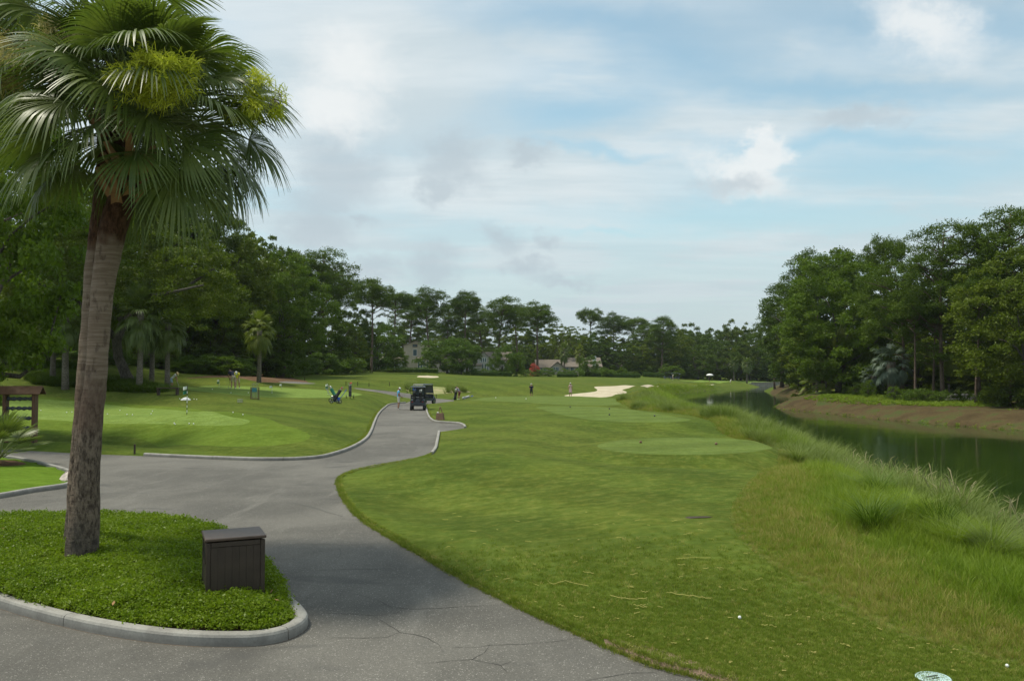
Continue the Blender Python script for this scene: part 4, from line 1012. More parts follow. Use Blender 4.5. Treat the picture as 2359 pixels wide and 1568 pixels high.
hedge(1395, 1475, 216, 1.0, 1.6, 'long low clipped hedge right of the low house')
hedge(1282, 1330, 196, .9, 1.2, 'clipped hedge before the low house')
hedge(1085, 1180, 184, 1.0, 1.2, 'dark hedge before the gabled house')
hedge(880, 1010, 172, .9, 1.2, 'dark hedge before the two storey house')
hedge(1480, 1530, 240, 1.2, 1.5, 'dark hedge at the foot of the pointed pine')
hedge(1340, 1385, 206, .9, 1.2, 'hedge below the low house chimney')
# ------------------------------------------------------------------ built things
def plain(name, col, rough=.5, metal=0, **k): return simple(name, col, rough, metal, **k)
M_BROWN = simple('brown_paint', (.048, .034, .024), .5, var=.25, scale=5, bumps=.003)
M_BROWNT = simple('brown_top', (.09, .062, .046), .45, var=.25, scale=7, bumps=.003)
M_WOOD = simple('red_brown_wood', (.115, .058, .028), .7, var=.3, scale=6, bumps=.004)
M_WOODD = simple('dark_wood', (.045, .028, .02), .7, var=.3, scale=6, bumps=.004)
M_BLACK = simple('black_plastic', (.018, .019, .022), .4, var=.3)
M_ROLL = simple('dark_rubber', (.05, .058, .065), .45, var=.5, scale=14, bumps=.01)
M_WHITE = simple('white_paint', (.72, .72, .70), .5, var=.06)
M_CREAM = simple('cream_siding', (.42, .37, .29), .8, var=.12, scale=1.5)
M_GREYW = simple('grey_siding', (.34, .33, .29), .8, var=.12, scale=1.5)
M_ROOF = simple('shingle_roof', (.165, .138, .11), .9, var=.25, scale=3, bumps=.02)
M_ROOFD = simple('brown_roof', (.12, .085, .07), .9, var=.25, scale=3, bumps=.02)
M_GLASS = simple('window_glass', (.09, .13, .15), .12, var=.3, scale=.6, spec=.8)
M_STEEL = simple('steel', (.35, .35, .35), .35, .8)
M_TEAL = simple('teal_cloth', (.05, .20, .24), .7)
M_FLAG = simple('white_flag', (.75, .78, .74), .8)
M_FGREEN = simple('green_flag', (.02, .16, .10), .7)
M_TAN = simple('tan_box', (.19, .11, .07), .7, var=.2)
M_BLUE = simple('blue_nylon', (.03, .10, .50), .6)
M_REDC = simple('red_cover', (.45, .08, .04), .7)
M_STONE = simple('grey_stone', (.33, .29, .25), .9, var=.35, scale=3, bumps=.02)
M_ROCK = simple('pale_rock', (.52, .44, .39), .9, var=.3, scale=9, bumps=.02)
M_LID = simple('pale_blue_lid', (.42, .56, .56), .6, var=.1)
M_CARTB = simple('cart_body', (.030, .038, .055), .25, var=.2, spec=.6)
M_BULK = simple('weathered_planks', (.32, .295, .26), .9, var=.3, scale=2)
M_BALL = simple('golf_ball', (.80, .80, .78), .4, var=.02)
# --- litter bin cabinet
def bin_box():
    d = 10.38; x, y = ud(481, d); W, D, H = .70, .62, .84; rz = R(24)
    root = empty('litter_bin', (x, y, Zp(x, y)), rz, 'brown boxed litter bin standing in the ground cover', 'bin')
    b = MB(); b.box((W / 2, D / 2, H / 2 - .01), (W - .04, D - .04, H - .04)); b.build('casing', M_BROWN, root)
    for nm, c, s in (('corner_post', (.025, .025), (.055, .055)), ('corner_post', (W - .025, .025), (.055, .055)), ('corner_post', (.025, D - .025), (.055, .055)), ('corner_post', (W - .025, D - .025), (.055, .055))):
        b = MB(); b.box((c[0], c[1], H / 2 - .012), (s[0], s[1], H - .03), bev=.006); b.build(nm, M_BROWN, root)
    for i in range(7):   # upright boards of the front
        w = (W - .11) / 7; b = MB(); b.box((.055 + w * (i + .5), .016, H / 2 - .03), (w - .0015, .018, H - .12), bev=.001); b.build('board', M_BROWN, root)
    b = MB(); b.box((W / 2, .012, H - .055), (W - .115, .030, .06), bev=.004); b.build('rail', M_BROWN, root)
    for i in range(6):
        w = (D - .11) / 6
        if i in (0, 5): hh = (H / 2 - .03, H - .12)
        else: hh = (.27, .50)
        b = MB(); b.box((.016, .055 + w * (i + .5), hh[0]), (.018, w - .006, hh[1]), bev=.002); b.build('board', M_BROWN, root)
    M = Matrix.Rotation(R(-90), 3, 'Y')
    b = MB(); b.lathe((.004, D / 2, .64), [(.135, -.004), (.155, -.004), (.155, .006), (.135, .006), (.135, -.004)], 28, M, cap=False); b.build('opening_ring', M_BROWN, root)
    b = MB(); b.lathe((.014, D / 2, .64), [(.0, .0), (.137, .0), (.137, .008), (0, .008)], 28, M, cap=False); b.build('opening', simple('bin_hole_shade', (.004, .004, .004), .9), root)  # solid disc, its near-black colour stands in for shade inside the bin
    b = MB(); b.box((W / 2, D / 2, H + .008), (W + .035, D + .035, .036), bev=.008); b.build('lid', M_BROWNT, root)
bin_box()
# --- rack under a little roof at the left
def roll_rack():
    d = 35; x, y = ud(50, d); z = Zp(x, y)
    root = empty('bag_rack', (x, y, z), R(8), 'brown roofed rack holding four dark rolls at the left edge', 'rack'); root.scale = (1, 1, 1.11)
    for sx in (-.58, .56):
        b = MB(); b.box((sx, 0, .95), (.13, .34, 1.96), bev=.01); b.build('post', M_WOOD, root)
    for i, zz in enumerate((1.66, 1.30, .93, .56)):
        r = random.Random(i); n = 15
        b = MB(); b.tube([(-.52 + 1.02 * k / (n - 1), -.02, zz + r.uniform(-.006, .006)) for k in range(n)], [.060 + .018 * math.sin(k * 2.1 + i) + r.uniform(0, .01) for k in range(n)], 12); b.build('roll', M_ROLL, root, smooth=True)
    for s in (-1, 1):
        b = MB(); b.box((0, 0, 0), (1.72, .46, .035), M=Matrix.Rotation(s * R(-40), 3, 'X')); b.build('roof_board', M_WOOD, root, loc=(0, s * .165, 1.98))
    b = MB(); b.prism([(.70, -.26, 1.90), (.70, .26, 1.90), (.70, 0, 2.10)], (.03, 0, 0)); b.prism([(-.73, -.26, 1.90), (-.73, .26, 1.90), (-.73, 0, 2.10)], (.03, 0, 0)); b.build('gable_end', M_WOODD, root)
roll_rack()
def stake(u, v, h, lab, mat=M_WOODD, w=.06):
    x, y, z = Gp(u, v); b = MB(); b.box((0, 0, h / 2 - .05), (w, w, h + .1), bev=.006); tag(b.build('stake', mat, None, (x, y, z)), lab, 'stake')
stake(310, 1045, .34, 'dark short stake left of the kerb end', w=.055); stake(77, 1020, .36, 'dark short stake at the foot of the roofed rack', w=.05)
for u, v, lab in ((702, 877, 'stake at the mulch pavement edge'), (797, 888, 'stake left of the thin cart path start'), (824, 888.5, 'stake at the thin cart path start'), (850, 891, 'stake beyond the thin cart path'), (897, 889, 'stake between the thin path and the waste area'), (1005, 917, 'stake right of the second golf cart'), (938, 908, 'stake behind the blue shirted man')):
    stake(u, v, .5, 'small dark ' + lab)
stake(712, 860, 1.6, 'tall dark wooden post before the woods on the left rise', w=.25)
# --- flags
def pin(u, v, h, lab, flag=True, nfl=2):
    x, y, z = Gp(u, v); root = empty('pin_flag', (x, y, z), 0, lab, 'flag')
    b = MB(); b.tube([(0, 0, 0), (0, 0, h)], .016, 6); b.build('stick', M_BLACK, root)
    for k in range(5):
        b = MB(); b.tube([(0, 0, h * (.08 + .16 * k)), (0, 0, h * (.16 + .16 * k))], .021, 6); b.build('white_band', M_WHITE, root)
    for k in range(nfl):
        zz = h - .04 - k * .22; V = []; n = 6
        for i in range(n):
            for j in range(2): V.append((-.0 - .22 * i / (n - 1), .04 * math.sin(i * 1.5), zz - .16 * j - .05 * i / n + (.0)))
        b = MB(); b.add(V, [(2 * i, 2 * i + 1, 2 * i + 3, 2 * i + 2) for i in range(n - 1)]); b.build('flag_cloth', M_FLAG if k == 0 else M_FGREEN, root)
pin(430.5, 955, 1.45, 'pin with white flag on the nearest putting green'); pin(504.6, 893, .85, 'small pin flag on the back edge of the far putting green'); pin(626.6, 907, .70, 'small pin flag in the middle of the far putting green', nfl=1)
pin(648.8, 896, .55, 'shortest pin flag right of the middle one', nfl=1); pin(755.6, 911, 1.0, 'pin flag beside the blue golf trolley')
# --- balls
bm = MB(); bm.lathe((0, 0, 0), [(.0001, -.032), (.018, -.026), (.030, -.010), (.030, .010), (.018, .026), (.0001, .032)], 10, cap=False); ballme = bm.mesh('golf_ball', M_BALL, True)
def ball(u, v, lab, grp=None, s=1.0):
    x, y, z = Gp(u, v); o = link('golf_ball', ballme, None, (x, y, z + .028 * s)); o.scale = (s,) * 3; tag(o, lab, 'golf ball', grp)
for X, Y in ((235,1163),(385,1175),(415,1173),(620,1185),(692,1163),(733,1187),(765,1189),(880,1168),(872,1183),(1005,1238),(1010,1244),(1092,1240),(1117,1241),(1345,1175),(1402,1188)):
    _u = X / 2.413 / 1.0382; _w = (500 + Y / 2.413) / 1.0382
    ball(_u, _w, 'white golf ball ' + ('behind the roofed rack side of the nearest putting green' if _u < 120 else 'just left of the near palm trunk on the nearest green' if _u < 180 else 'on the right lawn side of the nearest green, beyond the pin' if _u > 500 else 'in the pair below the pin of the nearest green' if _u > 430 else 'at the lower fringe left of the pin' if _w > 972 else 'right of the palm trunk on the nearest putting green'), 'golf balls round the nearest putting green', 1.0)
for u, v in ((414, 919), (419, 921), (436, 921), (447, 920), (453, 920.5), (489, 897), (532, 905), (572, 905)):
    ball(u, v, 'white golf ball ' + ('beside the crumpled towel behind the pin' if v > 915 else 'on the far putting green near the putting men'), 'golf balls near the far putting green', 1.1)
ball(1704, 1425, 'single white golf ball on the near right lawn', s=.7); ball(2320, 1536, 'white golf ball by the uncut grass, bottom right', s=.6)
x, y, z = Gp(428, 921); b = MB(); b.lathe((0, 0, 0), [(.36, -.01), (.30, .06), (.16, .15), (.02, .19)], 9); o = b.build('towel', M_WHITE, None, (x, y, z)); o.scale = (1, .5, 1); tag(o, 'crumpled white towel on the grass behind the pin', 'towel')
# --- bench
x, y = ud(388, 58); root = empty('bench', (x, y, Zp(x, y)), R(2), 'low dark backless bench on the lawn left of the pin', 'bench')
b = MB(); b.box((0, 0, .47), (1.5, .36, .07), bev=.01); b.build('seat', M_WOODD, root)
for s in (-1, 1): b = MB(); b.box((s * .64, 0, .21), (.13, .32, .45), bev=.01); b.build('leg', M_WOODD, root)
# --- rack with clubs
x, y = ud(588, 60.8); root = empty('club_rack', (x, y, Zp(x, y)), R(5), 'club rack with teal basket and upright clubs on the lawn', 'rack')
for sx in (-.27, .27):
    for sy in (-.16, .16): b = MB(); b.tube([(sx, sy, 0), (sx, sy * .8, .86)], .022, 6); b.build('rack_leg', M_WOOD, root)
    b = MB(); b.box((sx, 0, .02), (.05, .42, .04)); b.build('foot', M_WOODD, root)
b = MB(); b.box((0, -.13, .86), (.6, .03, .04)); b.box((0, .13, .86), (.6, .03, .04)); b.box((0, 0, .05), (.52, .34, .03)); b.build('frame', M_WOOD, root)
b = MB(); b.box((0, -.15, .68), (.34, .02, .30), bev=.005); b.build('basket', M_TEAL, root)
for i in range(5):
    b = MB(); b.tube([(-.2 + .1 * i, 0, .08), (-.2 + .1 * i, 0, 1.08 + .04 * (i % 2))], .012, 5); b.box((-.2 + .1 * i + .03, 0, 1.12 + .04 * (i % 2)), (.10, .03, .03)); b.build('club', M_STEEL, root)
x, y, z = Gp(553, 927); root = empty('wire_basket', (x, y, z), 0, 'small grey wire ball basket left of the club rack', 'basket')
b = MB()
for zz in (.03, .12, .21): b.tube([(.17 * math.cos(t), .17 * math.sin(t), zz) for t in np.linspace(0, 6.283, 13)], .010, 5, cap=False)
b.build('hoops', M_STEEL, root); b = MB()
for t in np.linspace(0, 6.283, 9)[:-1]: b.tube([(.17 * math.cos(t), .17 * math.sin(t), 0), (.17 * math.cos(t), .17 * math.sin(t), .21)], .008, 4)
b.build('wires', M_STEEL, root)
# --- golf trolleys
def wheel(parent, c, r, w, mat=M_BLACK, hub=M_STEEL, spokes=False):
    M = Matrix.Rotation(R(90), 3, 'Y')
    b = MB(); b.lathe(c, [(r * .72, -w / 2), (r * .94, -w / 2), (r, -w / 4), (r, w / 4), (r * .94, w / 2), (r * .72, w / 2), (r * .72, -w / 2)], 18, M, cap=False); t = b.build('wheel', mat, parent, smooth=False)
    b = MB()
    if spokes:
        for k in range(5):
            a = k * 1.2566; b.tube([c, (c[0], c[1] + math.cos(a) * r * .74, c[2] + math.sin(a) * r * .74)], r * .07, 4)
        b.lathe(c, [(r * .16, -w * .6), (r * .16, w * .6)], 8, M)
    else: b.lathe(c, [(r * .70, -w * .35), (r * .70, w * .35)], 14, M)
    b.build('hub', hub, t)
def golf_bag(parent, base, top, r, mat, cover, n=6, seed=1):
    rn = random.Random(seed); b = MB(); base = Vector(base); top = Vector(top)
    b.tube([base, base.lerp(top, .08), base.lerp(top, .5), base.lerp(top, .93), top], [r * .8, r, r * .92, r, r * 1.12], 12); bg = b.build('bag', mat, parent, smooth=True)
    ax = (top - base).normalized(); sd = ax.orthogonal().normalized()
    b = MB(); b.box(base.lerp(top, .35) - Vector((0, r, 0)), (r * 1.3, r * .9, (top - base).length * .35), bev=.02); b.build('pocket', mat, bg)
    for i in range(n):
        o = Vector((rn.uniform(-.8, .8) * r, rn.uniform(-.8, .8) * r, 0)); e = top + o * 1.3 + ax * rn.uniform(.14, .32)
        b = MB(); b.tube([top + o * .7 - ax * .05, e], .010, 5); c = b.build('club', M_STEEL, parent)
        b = MB()
        if i < 2: b.tube([e - ax * .1, e, e + ax * .07], [.03, .05, .02], 8)
        else: b.box(e, (.09, .035, .03), rz=rn.uniform(0, 3))
        b.build('club_head', cover if i < 2 else M_STEEL, c)
def trolley(u, v, d, rz, label, bagm, cover, frame, seed):
    x, y = ud(u, d); root = empty('golf_trolley', (x, y, Zp(x, y)), rz, label, 'golf trolley')
    for s in (-1, 1): wheel(root, (s * .30, .05, .145), .145, .05, spokes=True)
    wheel(root, (0, -.52, .12), .12, .05, spokes=True)
    b = MB(); b.tube([(-.30, .05, .145), (0, .02, .24), (.30, .05, .145)], .018, 6); b.tube([(0, -.52, .12), (0, .02, .24), (0, .34, .62), (0, .60, 1.0)], .020, 6); b.tube([(-.12, .60, 1.0), (.12, .60, 1.0)], .022, 6); b.build('frame', frame, root)
    golf_bag(root, (0, -.34, .20), (0, .16, .98), .125, bagm, cover, 7, seed)
    b = MB(); b.box((0, .02, .36), (.22, .16, .20), bev=.02); b.build('carrier', frame, root)
trolley(780, 931, 62, R(-62), 'golf trolley with blue frame, dark bag and red covers on the left lawn', M_BLACK, M_REDC, M_BLUE, 3)
trolley(768, 925, 63.2, R(70), 'golf trolley with green bag standing behind the blue framed one', M_FGREEN, M_WHITE, M_STEEL, 4)
trolley(807, 912, 67.5, R(12), 'dark golf trolley alone at the right end of the far putting green', M_BLACK, M_REDC, M_BLACK, 5)
# --- tan divot sand box with a frame handle
x, y = ud(1014, 51.5); root = empty('sand_box', (x, y, Zp(x, y)), R(-12), 'brown slanted sand box with triangular handle right of the kerb', 'box')
b = MB(); b.add([(-.22, -.18, 0), (.26, -.18, 0), (.26, .18, 0), (-.22, .18, 0), (-.20, -.13, .42), (.20, -.13, .42), (.20, .13, .42), (-.20, .13, .42)], [(3, 2, 1, 0), (4, 5, 6, 7), (0, 1, 5, 4), (1, 2, 6, 5), (2, 3, 7, 6), (3, 0, 4, 7)]); b.build('box', M_TAN, root)
b = MB(); b.tube([(-.10, 0, .40), (.0, 0, .78)], .026, 6); b.tube([(.16, 0, .40), (.03, 0, .78)], .026, 6); b.tube([(-.02, 0, .78), (.06, 0, .78)], .03, 6); b.build('handle', M_TAN, root)
b = MB(); b.lathe((-.12, -.05, .42), [(.05, 0), (.06, .05), (.03, .07)], 8); b.build('scoop', M_WHITE, root)
# --- golf carts
def cart(name, x, y, rz, label, z=None):
    root = empty(name, (x, y, Zp(x, y) if z is None else z), rz, label, 'golf cart')
    # local: +y is forward
    b = MB(); b.add([(-.56, -1.12, .34), (.56, -1.12, .34), (.56, 1.12, .30), (-.56, 1.12, .30), (-.58, -1.12, .62), (.58, -1.12, .62), (.50, 1.10, .55), (-.50, 1.10, .55)], [(3, 2, 1, 0), (4, 5, 6, 7), (0, 1, 5, 4), (1, 2, 6, 5), (2, 3, 7, 6), (3, 0, 4, 7)])
    b.build('chassis', M_CARTB, root)
    b = MB(); b.box((0, -.86, .72), (1.14, .56, .34), bev=.08); b.build('rear_body', M_CARTB, root, smooth=False)
    b = MB(); b.add([(-.55, .62, .55), (.55, .62, .55), (.46, 1.18, .50), (-.46, 1.18, .50), (-.52, .66, .96), (.52, .66, .96), (.40, .98, .84), (-.40, .98, .84)], [(3, 2, 1, 0), (4, 5, 6, 7), (0, 1, 5, 4), (1, 2, 6, 5), (2, 3, 7, 6), (3, 0, 4, 7)]); b.build('front_cowl', M_CARTB, root)
    b = MB(); b.box((0, -.30, .70), (1.06, .50, .18), bev=.05); b.build('seat', M_BLACK, root)
    b = MB(); b.box((0, -.56, 1.02), (1.06, .12, .42), bev=.05); b.build('seat_back', M_BLACK, root)
    b = MB(); b.add([(-.58, -1.05, 1.80), (.58, -1.05, 1.80), (.55, .72, 1.82), (-.55, .72, 1.82), (-.50, -.98, 1.87), (.50, -.98, 1.87), (.48, .66, 1.88), (-.48, .66, 1.88)], [(3, 2, 1, 0), (4, 5, 6, 7), (0, 1, 5, 4), (1, 2, 6, 5), (2, 3, 7, 6), (3, 0, 4, 7)]); b.build('roof', M_CARTB, root)
    for s in (-1, 1):
        b = MB(); b.tube([(s * .53, -.74, .75), (s * .53, -.92, 1.82)], .024, 6); b.build('roof_post', M_BLACK, root)
        b = MB(); b.tube([(s * .49, .80, .92), (s * .50, .60, 1.82)], .022, 6); b.build('roof_post', M_BLACK, root)
        b = MB(); b.box((s * .40, -1.145, .66), (.12, .02, .07), bev=.01); b.build('tail_light', simple('tail_light', (.25, .02, .02), .3), root)
        for yy in (-.80, .80): wheel(root, (s * .50, yy, .23), .23, .19, hub=M_STEEL)
        golf_bag(root, (s * .25, -1.02, .62), (s * .25, -1.12, 1.40), .13, M_BLACK, M_BLUE if s < 0 else M_WHITE, 6, 7 + s)
    b = MB(); b.box((0, -1.0, 1.02), (.9, .05, .05)); b.build('bag_strap', M_STEEL, root)
    b = MB(); b.tube([(-.25, .52, .95), (-.25, .72, .72)], .02, 6); b.tube([(-.25 + .16 * math.cos(t), .50 + .06 * math.sin(t), .98 + .13 * math.sin(t)) for t in np.linspace(0, 6.283, 13)], .014, 5, cap=False); b.build('steering_wheel', M_BLACK, root)
    b = MB(); b.box((0, .69, 1.38), (.94, .012, .78), M=Matrix.Rotation(R(12), 3, 'X')); b.build('windscreen', simple('clear_screen', (.10, .12, .13), .08, spec=.8), root)
    b = MB(); b.box((0, -1.16, .40), (.9, .05, .10), bev=.02); b.build('bumper', M_BLACK, root)
    return root
p = onz(960, 945); cart('golf_cart', p[0], p[1] + 1.1, R(3), 'dark golf cart seen from behind, nearest on the lane')
x, y = ud(978, 78); cart('golf_cart', x, y, R(-28), 'second dark golf cart parked ahead and half hidden')
for i, (u, d, lab) in enumerate(((1538, 236, 'far dark golf cart by the woods, left of the pair'), (1556, 240, 'far dark golf cart by the woods, right of the pair'))): x, y = ud(u, d); cart('golf_cart', x, y, R(80), lab)
# ------------------------------------------------------------------ people
SKIN = simple('skin', (.36, .20, .13), .6, var=.05); SHOE = simple('shoe_white', (.65, .65, .62), .6); SHOED = simple('shoe_dark', (.04, .035, .03), .6)
HAIR = simple('hair', (.08, .05, .03), .8); EYE = simple('eye', (.02, .02, .02), .3)
def person(x, y, face, h, label, shirt, legs, pose='stand', shoe=SHOE, hat=None, hatmat=None, short=True, z=None, dress=False, phase=0.0, sleeve=True):
    S = h / 1.75; root = empty('person', (x, y, Zp(x, y) if z is None else z), face, label, 'person'); root.scale = (S,) * 3
    J = {'pel': (0, 0, .95), 'sp': (0, .01, 1.14), 'ch': (0, .0, 1.34), 'nk': (0, -.01, 1.50), 'hd': (0, .025, 1.60), 'ht': (0, .02, 1.71)}
    for s, k in ((-1, 'l'), (1, 'r')):
        J.update({'sh' + k: (s * .19, -.01, 1.43), 'el' + k: (s * .25, -.03, 1.16), 'wr' + k: (s * .26, .07, .93), 'ha' + k: (s * .26, .10, .86),
                  'hp' + k: (s * .095, 0, .90), 'kn' + k: (s * .11, .03, .50), 'an' + k: (s * .12, -.02, .09), 'to' + k: (s * .14, .15, .035)})
    def rx(p, c, a): 
        q = Vector(p) - Vector(c); q = Matrix.Rotation(a, 3, 'X') @ q; return tuple(q + Vector(c))
    up = ['sp', 'ch', 'nk', 'hd', 'ht', 'shl', 'shr', 'ell', 'elr', 'wrl', 'wrr', 'hal', 'har']
    if pose in ('putt', 'bend'):
        a = R(-42 if pose == 'putt' else -30)
        for k in up: J[k] = rx(J[k], (0, -.04, .95), a)
        for k in ('hd', 'ht'): J[k] = rx(J[k], J['nk'], R(-22))
        J['pel'] = (0, -.08, .93)
        for s, k in ((-1, 'l'), (1, 'r')):
            sh = Vector(J['sh' + k]); J['el' + k] = (s * .20, sh.y + .06, sh.z - .28); J['wr' + k] = (s * .05, sh.y + .12, sh.z - .53); J['ha' + k] = (s * .03, sh.y + .14, sh.z - .61)
            J['hp' + k] = (s * .095, -.08, .89); J['kn' + k] = (s * .13, .03, .49); J['an' + k] = (s * .15, -.04, .09); J['to' + k] = (s * .18, .13, .035)
    if pose == 'walk':
        J['knl'] = (-.10, .16, .52); J['anl'] = (-.10, .20, .10); J['tol'] = (-.11, .36, .05); J['knr'] = (.10, .0, .49); J['anr'] = (.10, -.22, .14); J['tor'] = (.10, -.10, .04)
        J['ell'] = (-.25, -.12, 1.18); J['wrl'] = (-.27, -.12, .94); J['hal'] = (-.27, -.11, .87); J['elr'] = (.25, .02, 1.17); J['wrr'] = (.27, .14, .96); J['har'] = (.27, .17, .90)
    if pose == 'front':   # hands together in front
        for s, k in ((-1, 'l'), (1, 'r')): J['el' + k] = (s * .26, .02, 1.16); J['wr' + k] = (s * .10, .24, 1.10); J['ha' + k] = (s * .05, .28, 1.10)
    if pose == 'look':
        for k in ('hd', 'ht'): J[k] = rx(J[k], J['nk'], R(-20))
        J['wrr'] = (.24, .20, .98); J['har'] = (.22, .26, .94)
    if pose == 'hold': J['elr'] = (.24, .10, 1.20); J['wrr'] = (.18, .22, 1.38); J['har'] = (.17, .24, 1.44)
    rad = {'pel': .165, 'sp': .150, 'ch': .165, 'nk': .058, 'hd': .092, 'ht': .062, 'sh': .072, 'el': .044, 'wr': .030, 'ha': .036, 'hp': .098, 'kn': .062, 'an': .040, 'to': .036}
    if dress: rad['pel'] = .150; rad['sp'] = .115; rad['ch'] = .130; rad['sh'] = .058; rad['el'] = .036
    names = list(J); idx = {n: i for i, n in enumerate(names)}
    E = [('pel', 'sp'), ('sp', 'ch'), ('ch', 'nk'), ('nk', 'hd'), ('hd', 'ht')]
    for k in 'lr': E += [('ch', 'sh' + k), ('sh' + k, 'el' + k), ('el' + k, 'wr' + k), ('wr' + k, 'ha' + k), ('pel', 'hp' + k), ('hp' + k, 'kn' + k), ('kn' + k, 'an' + k), ('an' + k, 'to' + k)]
    me = bpy.data.meshes.new('skel'); me.from_pydata([J[n] for n in names], [(idx[a], idx[b]) for a, b in E], [])
    so = bpy.data.objects.new('skel', me); COL.objects.link(so)
    sk = so.modifiers.new('skin', 'SKIN'); sk.use_smooth_shade = True
    if not me.skin_vertices: pass
    for n in names:
        r = rad[n if n in rad else n[:2]]; v = me.skin_vertices[0].data[idx[n]]; ry = r * (.72 if n in ('ch', 'sp', 'pel') else 1); v.radius = (r, ry) if n not in ('hd',) else (r * .86, r); v.use_root = (n == 'pel')
    sb = so.modifiers.new('sub', 'SUBSURF'); sb.levels = 1; sb.render_levels = 1
    dg = bpy.context.evaluated_depsgraph_get(); dg.update(); ev = so.evaluated_get(dg); bm_ = bpy.data.meshes.new_from_object(ev); bpy.data.objects.remove(so)
    V = [tuple(v.co) for v in bm_.vertices]; Fc = [tuple(p.vertices) for p in bm_.polygons]
    mats = [SKIN, shirt, legs, shoe, EYE]; mi = []
    seg = [(np.array(J[a]), np.array(J[b]), a, b) for a, b in E]
    for f in Fc:
        c = np.mean([V[i] for i in f], axis=0); best = None
        for a, b, na, nb in seg:
            ab = b - a; t = float(np.clip((c - a) @ ab / (ab @ ab), 0, 1)); d = np.linalg.norm(c - a - ab * t)
            if best is None or d < best[0]: best = (d, na, nb, t)
        _, na, nb, t = best
        if nb[:2] == 'to': m = 3
        elif na[:2] == 'kn': m = 0 if short else 2
        elif na[:2] == 'hp' or nb[:2] == 'hp': m = 2 if (not short or nb[:2] == 'hp' or t < .82) else 0
        elif na[:2] in ('el', 'wr'): m = 0
        elif na[:2] == 'sh': m = 1 if (t < .62 and sleeve) else 0
        elif nb in ('hd', 'ht'): m = 0
        elif na == 'ch' and nb == 'nk': m = 1 if t < .75 else 0
        else: m = 1 if not (na == 'pel' and nb == 'sp' and t < .15) else 2
        mi.append(m)
    X = MB(); X.V = V; X.F = Fc; X.n = len(V); n0 = len(Fc)
    hd = Vector(J['hd']); fw = (Vector(J['ht']) - Vector(J['nk'])).cross(Vector((-1, 0, 0))).normalized()
    if fw.y < 0: fw = -fw
    X.tube([hd + fw * .075 + Vector((0, 0, .02)), hd + fw * .112], [.010, .014], 5)
    for s in (-1, 1): X.lathe(hd + Vector((s * .083, 0, .0)), [(.001, -.03), (.016, -.02), (.018, .01), (.001, .03)], 6)
    n1 = len(X.F); mi += [0] * (n1 - n0)
    for s in (-1, 1): X.lathe(hd + fw * .085 + Vector((s * .032, 0, .028)), [(.001, -.008), (.009, 0), (.001, .008)], 6)
    mi += [4] * (len(X.F) - n1); n1 = len(X.F)
    for k in 'lr':
        w = Vector(J['wr' + k]); hnd = Vector(J['ha' + k]); dd = (hnd - w).normalized(); sd = dd.cross(Vector((1, 0, 0)) if abs(dd.x) < .8 else Vector((0, 0, 1))).normalized()
        bend = dd.cross(sd)
        for q in range(4):
            o = hnd + sd * (-.024 + .016 * q); L = (.060, .072, .068, .052)[q]; X.tube([o, o + dd * L * .55 + bend * .008, o + dd * L * .95 + bend * .024], [.009, .008, .006], 5)
        X.tube([w.lerp(hnd, .5) + sd * .02, hnd + sd * .040, hnd + sd * .045 + dd * .03], [.011, .009, .007], 5)
    mi += [0] * (len(X.F) - n1)
    body = X.mesh('body', mats, True); body.polygons.foreach_set('material_index', mi); link('body', body, root)
    up_ = (Vector(J['ht']) - Vector(J['nk'])).normalized(); Mr = up_.to_track_quat('Z', 'Y').to_matrix(); c0 = Vector(J['hd']) + up_ * .055
    if hat == 'cap':
        b = MB(); b.lathe(c0, [(.101, -.02), (.102, .02), (.085, .07), (.045, .098), (.001, .105)], 14, Mr, cap=False); hc = b.build('cap', hatmat, root, smooth=True)
        b = MB(); q = fw - up_ * fw.dot(up_); q.normalize(); sdv = Vector((1, 0, 0)); vs = [c0 + q * .08 + sdv * .07 - up_ * .01, c0 + q * .08 - sdv * .07 - up_ * .01, c0 + q * .18 - sdv * .045 - up_ * .035, c0 + q * .18 + sdv * .045 - up_ * .035]
        b.add([v + up_ * .006 for v in vs] + [v - up_ * .006 for v in vs], [(0, 1, 2, 3), (7, 6, 5, 4), (0, 4, 5, 1), (1, 5, 6, 2), (2, 6, 7, 3), (3, 7, 4, 0)]); b.build('peak', hatmat, hc)
    elif hat == 'straw':
        b = MB(); b.lathe(c0, [(.21, -.03), (.20, -.01), (.10, .0), (.098, .06), (.06, .09), (.001, .095)], 18, Mr, cap=False); b.build('straw_hat', hatmat, root, smooth=True)
    if hat != 'straw':
        b = MB(); b.lathe(c0 - fw * .012, [(.085, -.07), (.094, -.03), (.096, .01), (.082, .05), (.001, .078)], 12, Mr, cap=False); b.build('hair', HAIR, root, smooth=True)
    if dress:
        b = MB(); b.lathe((0, 0, 0), [(.20, .60), (.175, .78), (.165, .92), (.13, 1.10)], 18, cap=False); b.build('skirt', shirt, root, smooth=True)
    if pose == 'putt':
        b = MB(); a = (Vector(J['hal']) + Vector(J['har'])) / 2; e = Vector((0, a.y + .22, .03)); b.tube([a + Vector((0, -.03, .12)), e], .012, 6); b.box(e, (.12, .04, .03)); b.build('putter', M_STEEL, root)
    return root
def C(name, c): return simple(name, c, .8, var=.08, scale=12)
